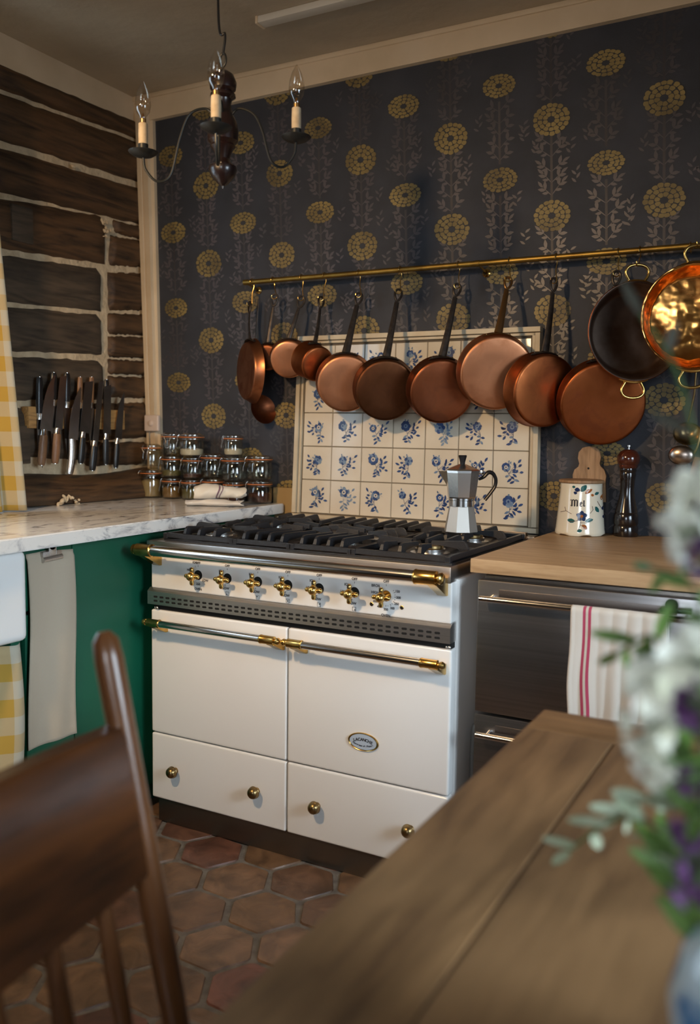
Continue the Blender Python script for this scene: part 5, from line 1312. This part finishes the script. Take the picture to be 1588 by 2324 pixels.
# ================================================================== FLOWERS
vc = Vector((2.434, -2.150, TZ))
vs_ = thing('flower_vase', 'blue and white glazed vase at the lower right corner of the table', 'vase', vc)
MB().lathe([(0, 0), (.038, 0), (.040, .006), (.052, .03), (.066, .07), (.068, .10), (.060, .13), (.040, .155), (.033, .165), (.035, .185), (.040, .192), (.036, .190), (.030, .17), (.030, .16), (0, .15)], vc, 40).build('vase_body', M('blue_white_glaze', (.05, .15, .30), .15, col2=(.50, .58, .60), nscale=22, coat=.5, contrast=(.46, .54)), vs_)
def petal_poly(mb, c, d, nrm, ln, wd, cup=.3, mi=0):
    d = d.normalized(); s_ = d.cross(nrm).normalized(); nn_ = s_.cross(d); vs = []; n = 5
    for i in range(n+1):
        t_ = i/n; w_ = wd*math.sin(PI*(.12+.80*t_))**.8*.5
        for q in (-1, -.4, .4, 1): vs.append(c+d*ln*t_+s_*w_*q+nn_*(cup*ln*(t_**2)*.5+abs(q)*.12*wd))
    mb.add(vs, [[i*4+k_, i*4+k_+1, (i+1)*4+k_+1, (i+1)*4+k_] for i in range(n) for k_ in range(3)], mi)
FG = 'cut garden flowers in the blue and white vase'
rf = random.Random(99)
def rvec(): 
    v = Vector((rf.gauss(0, 1), rf.gauss(0, 1), rf.gauss(0, 1))); return v.normalized()
def flower_stem(label, head, kind, size, leaves=()):
    """one cut stem rising from the vase to its flower head"""
    head = Vector(head); root = vc+Vector((rf.uniform(-.012, .012), rf.uniform(-.012, .012), .165))
    t = thing('cut_flower', label, 'flower', root, 0, FG)
    mid = (root+head)/2+Vector((.02, .0, .05)); st_pts = bez(root, root*.6+head*.4*1+Vector((.0, 0, .06)), head*.7+root*.3+Vector((0, 0, .05)), head, 14)
    MB().tube(st_pts, .0022, 8).build('stem', m_stemg, t)
    mb = MB()
    if kind in ('white', 'purple', 'whiteball'):
        nf = {'white': 10, 'purple': 8, 'whiteball': 16}[kind]
        for _ in range(nf):
            c = head+rvec()*size*.62; ax = (c-head).normalized()*.6+rvec()*.5; ax.normalize()
            for k_ in range(5):
                a = 2*PI*k_/5; o1 = ax.orthogonal().normalized(); o2 = ax.cross(o1); d = o1*math.cos(a)+o2*math.sin(a)+ax*.35
                petal_poly(mb, c, d, ax, size*.58, size*.55, .3)
        mb.build('bloom', m_purple if kind == 'purple' else m_petal, t, angle=0)
    for (p, d, ln, wd, mt) in leaves: pass
    return t, st_pts
def leaf_spray(t, pts, n, ln, mt, i0=3, drop=0):
    mb = MB()
    for k_ in range(n):
        p = pts[min(len(pts)-1, i0+int(k_*(len(pts)-i0)/n))]; d = rvec(); d.z = abs(d.z)*.3-drop; petal_poly(mb, p, d, Vector((0, 0, 1))+rvec()*.3, ln*rf.uniform(.7, 1.2), ln*.32, -.2)
    mb.build('leaf', mt, t, angle=0)['kind'] = 'stuff'
Y1, Y2 = -2.10, -2.04
def px(u, v, y): return at(u, v, 1, y)
spec = [
 ('large white flower cluster level with the pepper mill foot', px(1605, 1160, -2.12), 'whiteball', .029, 5, .05, m_leafg),
 ('white bloom just below the uppermost white cluster', px(1600, 1240, -2.13), 'white', .022, 4, .05, m_leafg),
 ('big white bloom in front of the hanging striped towel', px(1485, 1570, -2.16), 'whiteball', .022, 3, .04, m_sage),
 ('white bloom over the far end of the table', px(1470, 1655, -2.16), 'whiteball', .019, 3, .05, m_leafg),
 ('small round white bloom over the table planks', px(1482, 1738, -2.16), 'white', .014, 4, .05, m_leafg),
 ('white flower high against the steel unit by the right edge', px(1555, 1500, -2.15), 'white', .022, 5, .05, m_sage),
 ('small purple flower beside the pepper mill at the right edge', px(1590, 1260, -2.16), 'purple', .014, 4, .045, m_leafg),
 ('purple flower level with the table end at the right edge', px(1586, 1600, -2.16), 'purple', .016, 5, .045, m_leafg),
 ('purple flower right of the small round white bloom', px(1582, 1760, -2.18), 'purple', .014, 5, .05, m_leafg),
 ('purple flower low over the table planks', px(1556, 1898, -2.18), 'purple', .013, 5, .05, m_leafg),
 ('lowest purple flower just above the vase', px(1580, 2010, -2.19), 'purple', .016, 5, .05, m_leafg),
]
for lab, hd, kd, sz, nl, ll, mt in spec:
    t, pts = flower_stem(lab, hd, kd, sz); leaf_spray(t, pts, nl, ll*.7, mt, 2)
def sprig(label, pxs, mt, ln, nl, wd=.34, name='leafy_sprig'):
    pts3 = [px(u, v, y) for u, v, y in pxs]; t = thing(name, label, 'foliage', pts3[0], 0, 'leafy sprigs in the vase')
    sp_ = spline(pts3, 6); MB().tube(sp_, .0016, 6).build('stem', m_stemg, t); mb = MB()
    for k_ in range(nl):
        i = int(len(sp_)*(k_+1)/(nl+1)); p = sp_[i]; tg = (sp_[min(i+1, len(sp_)-1)]-sp_[i-1]).normalized(); sd = tg.cross(_f).normalized()*(1 if k_ % 2 else -1)
        petal_poly(mb, p, tg*.8+sd*.8+rvec()*.25, -_f+rvec()*.4, ln*rf.uniform(.8, 1.2), ln*wd, .1)
    petal_poly(mb, sp_[-1], tg, -_f, ln, ln*wd, .1)
    mb.build('leaf', mt, t, angle=0)['kind'] = 'stuff'; return t
sprig('pale sage sprig drooping over the table planks', [(1600, 2120, -2.12), (1520, 1900, -2.08), (1400, 1860, -2.04), (1290, 1930, -2.0)], m_sage, .030, 9)
sprig('sage sprig below the white blooms', [(1600, 2080, -2.12), (1560, 1850, -2.08), (1480, 1810, -2.04), (1400, 1850, -2.02)], m_sage, .028, 9)
sprig('green sprig in front of the striped towel', [(1620, 1900, -2.12), (1580, 1650, -2.10), (1490, 1450, -2.06), (1400, 1480, -2.02)], m_leafg, .030, 10)
sprig('loose green sprig rising past the wooden worktop', [(1640, 1800, -2.14), (1610, 1500, -2.10), (1570, 1330, -2.06), (1480, 1290, -2.02)], m_leafg, .024, 8)
sprig('dense bright green sprig right over the vase', [(1600, 2180, -2.16), (1570, 2080, -2.13), (1540, 1990, -2.10), (1520, 1930, -2.08)], m_leafg, .034, 12)
sprig('dark green leafy stem at the right edge of the table', [(1640, 2180, -2.18), (1600, 1980, -2.14), (1590, 1800, -2.12), (1560, 1700, -2.08)], m_leafg, .040, 14)
sprig('tall thin stem arching in front of the open rondeau', [(1640, 1600, -2.14), (1600, 1150, -2.08), (1540, 860, -2.04), (1455, 715, -2.02)], M('dusky_leaf', (.045, .042, .028), .8), .035, 3, .24)
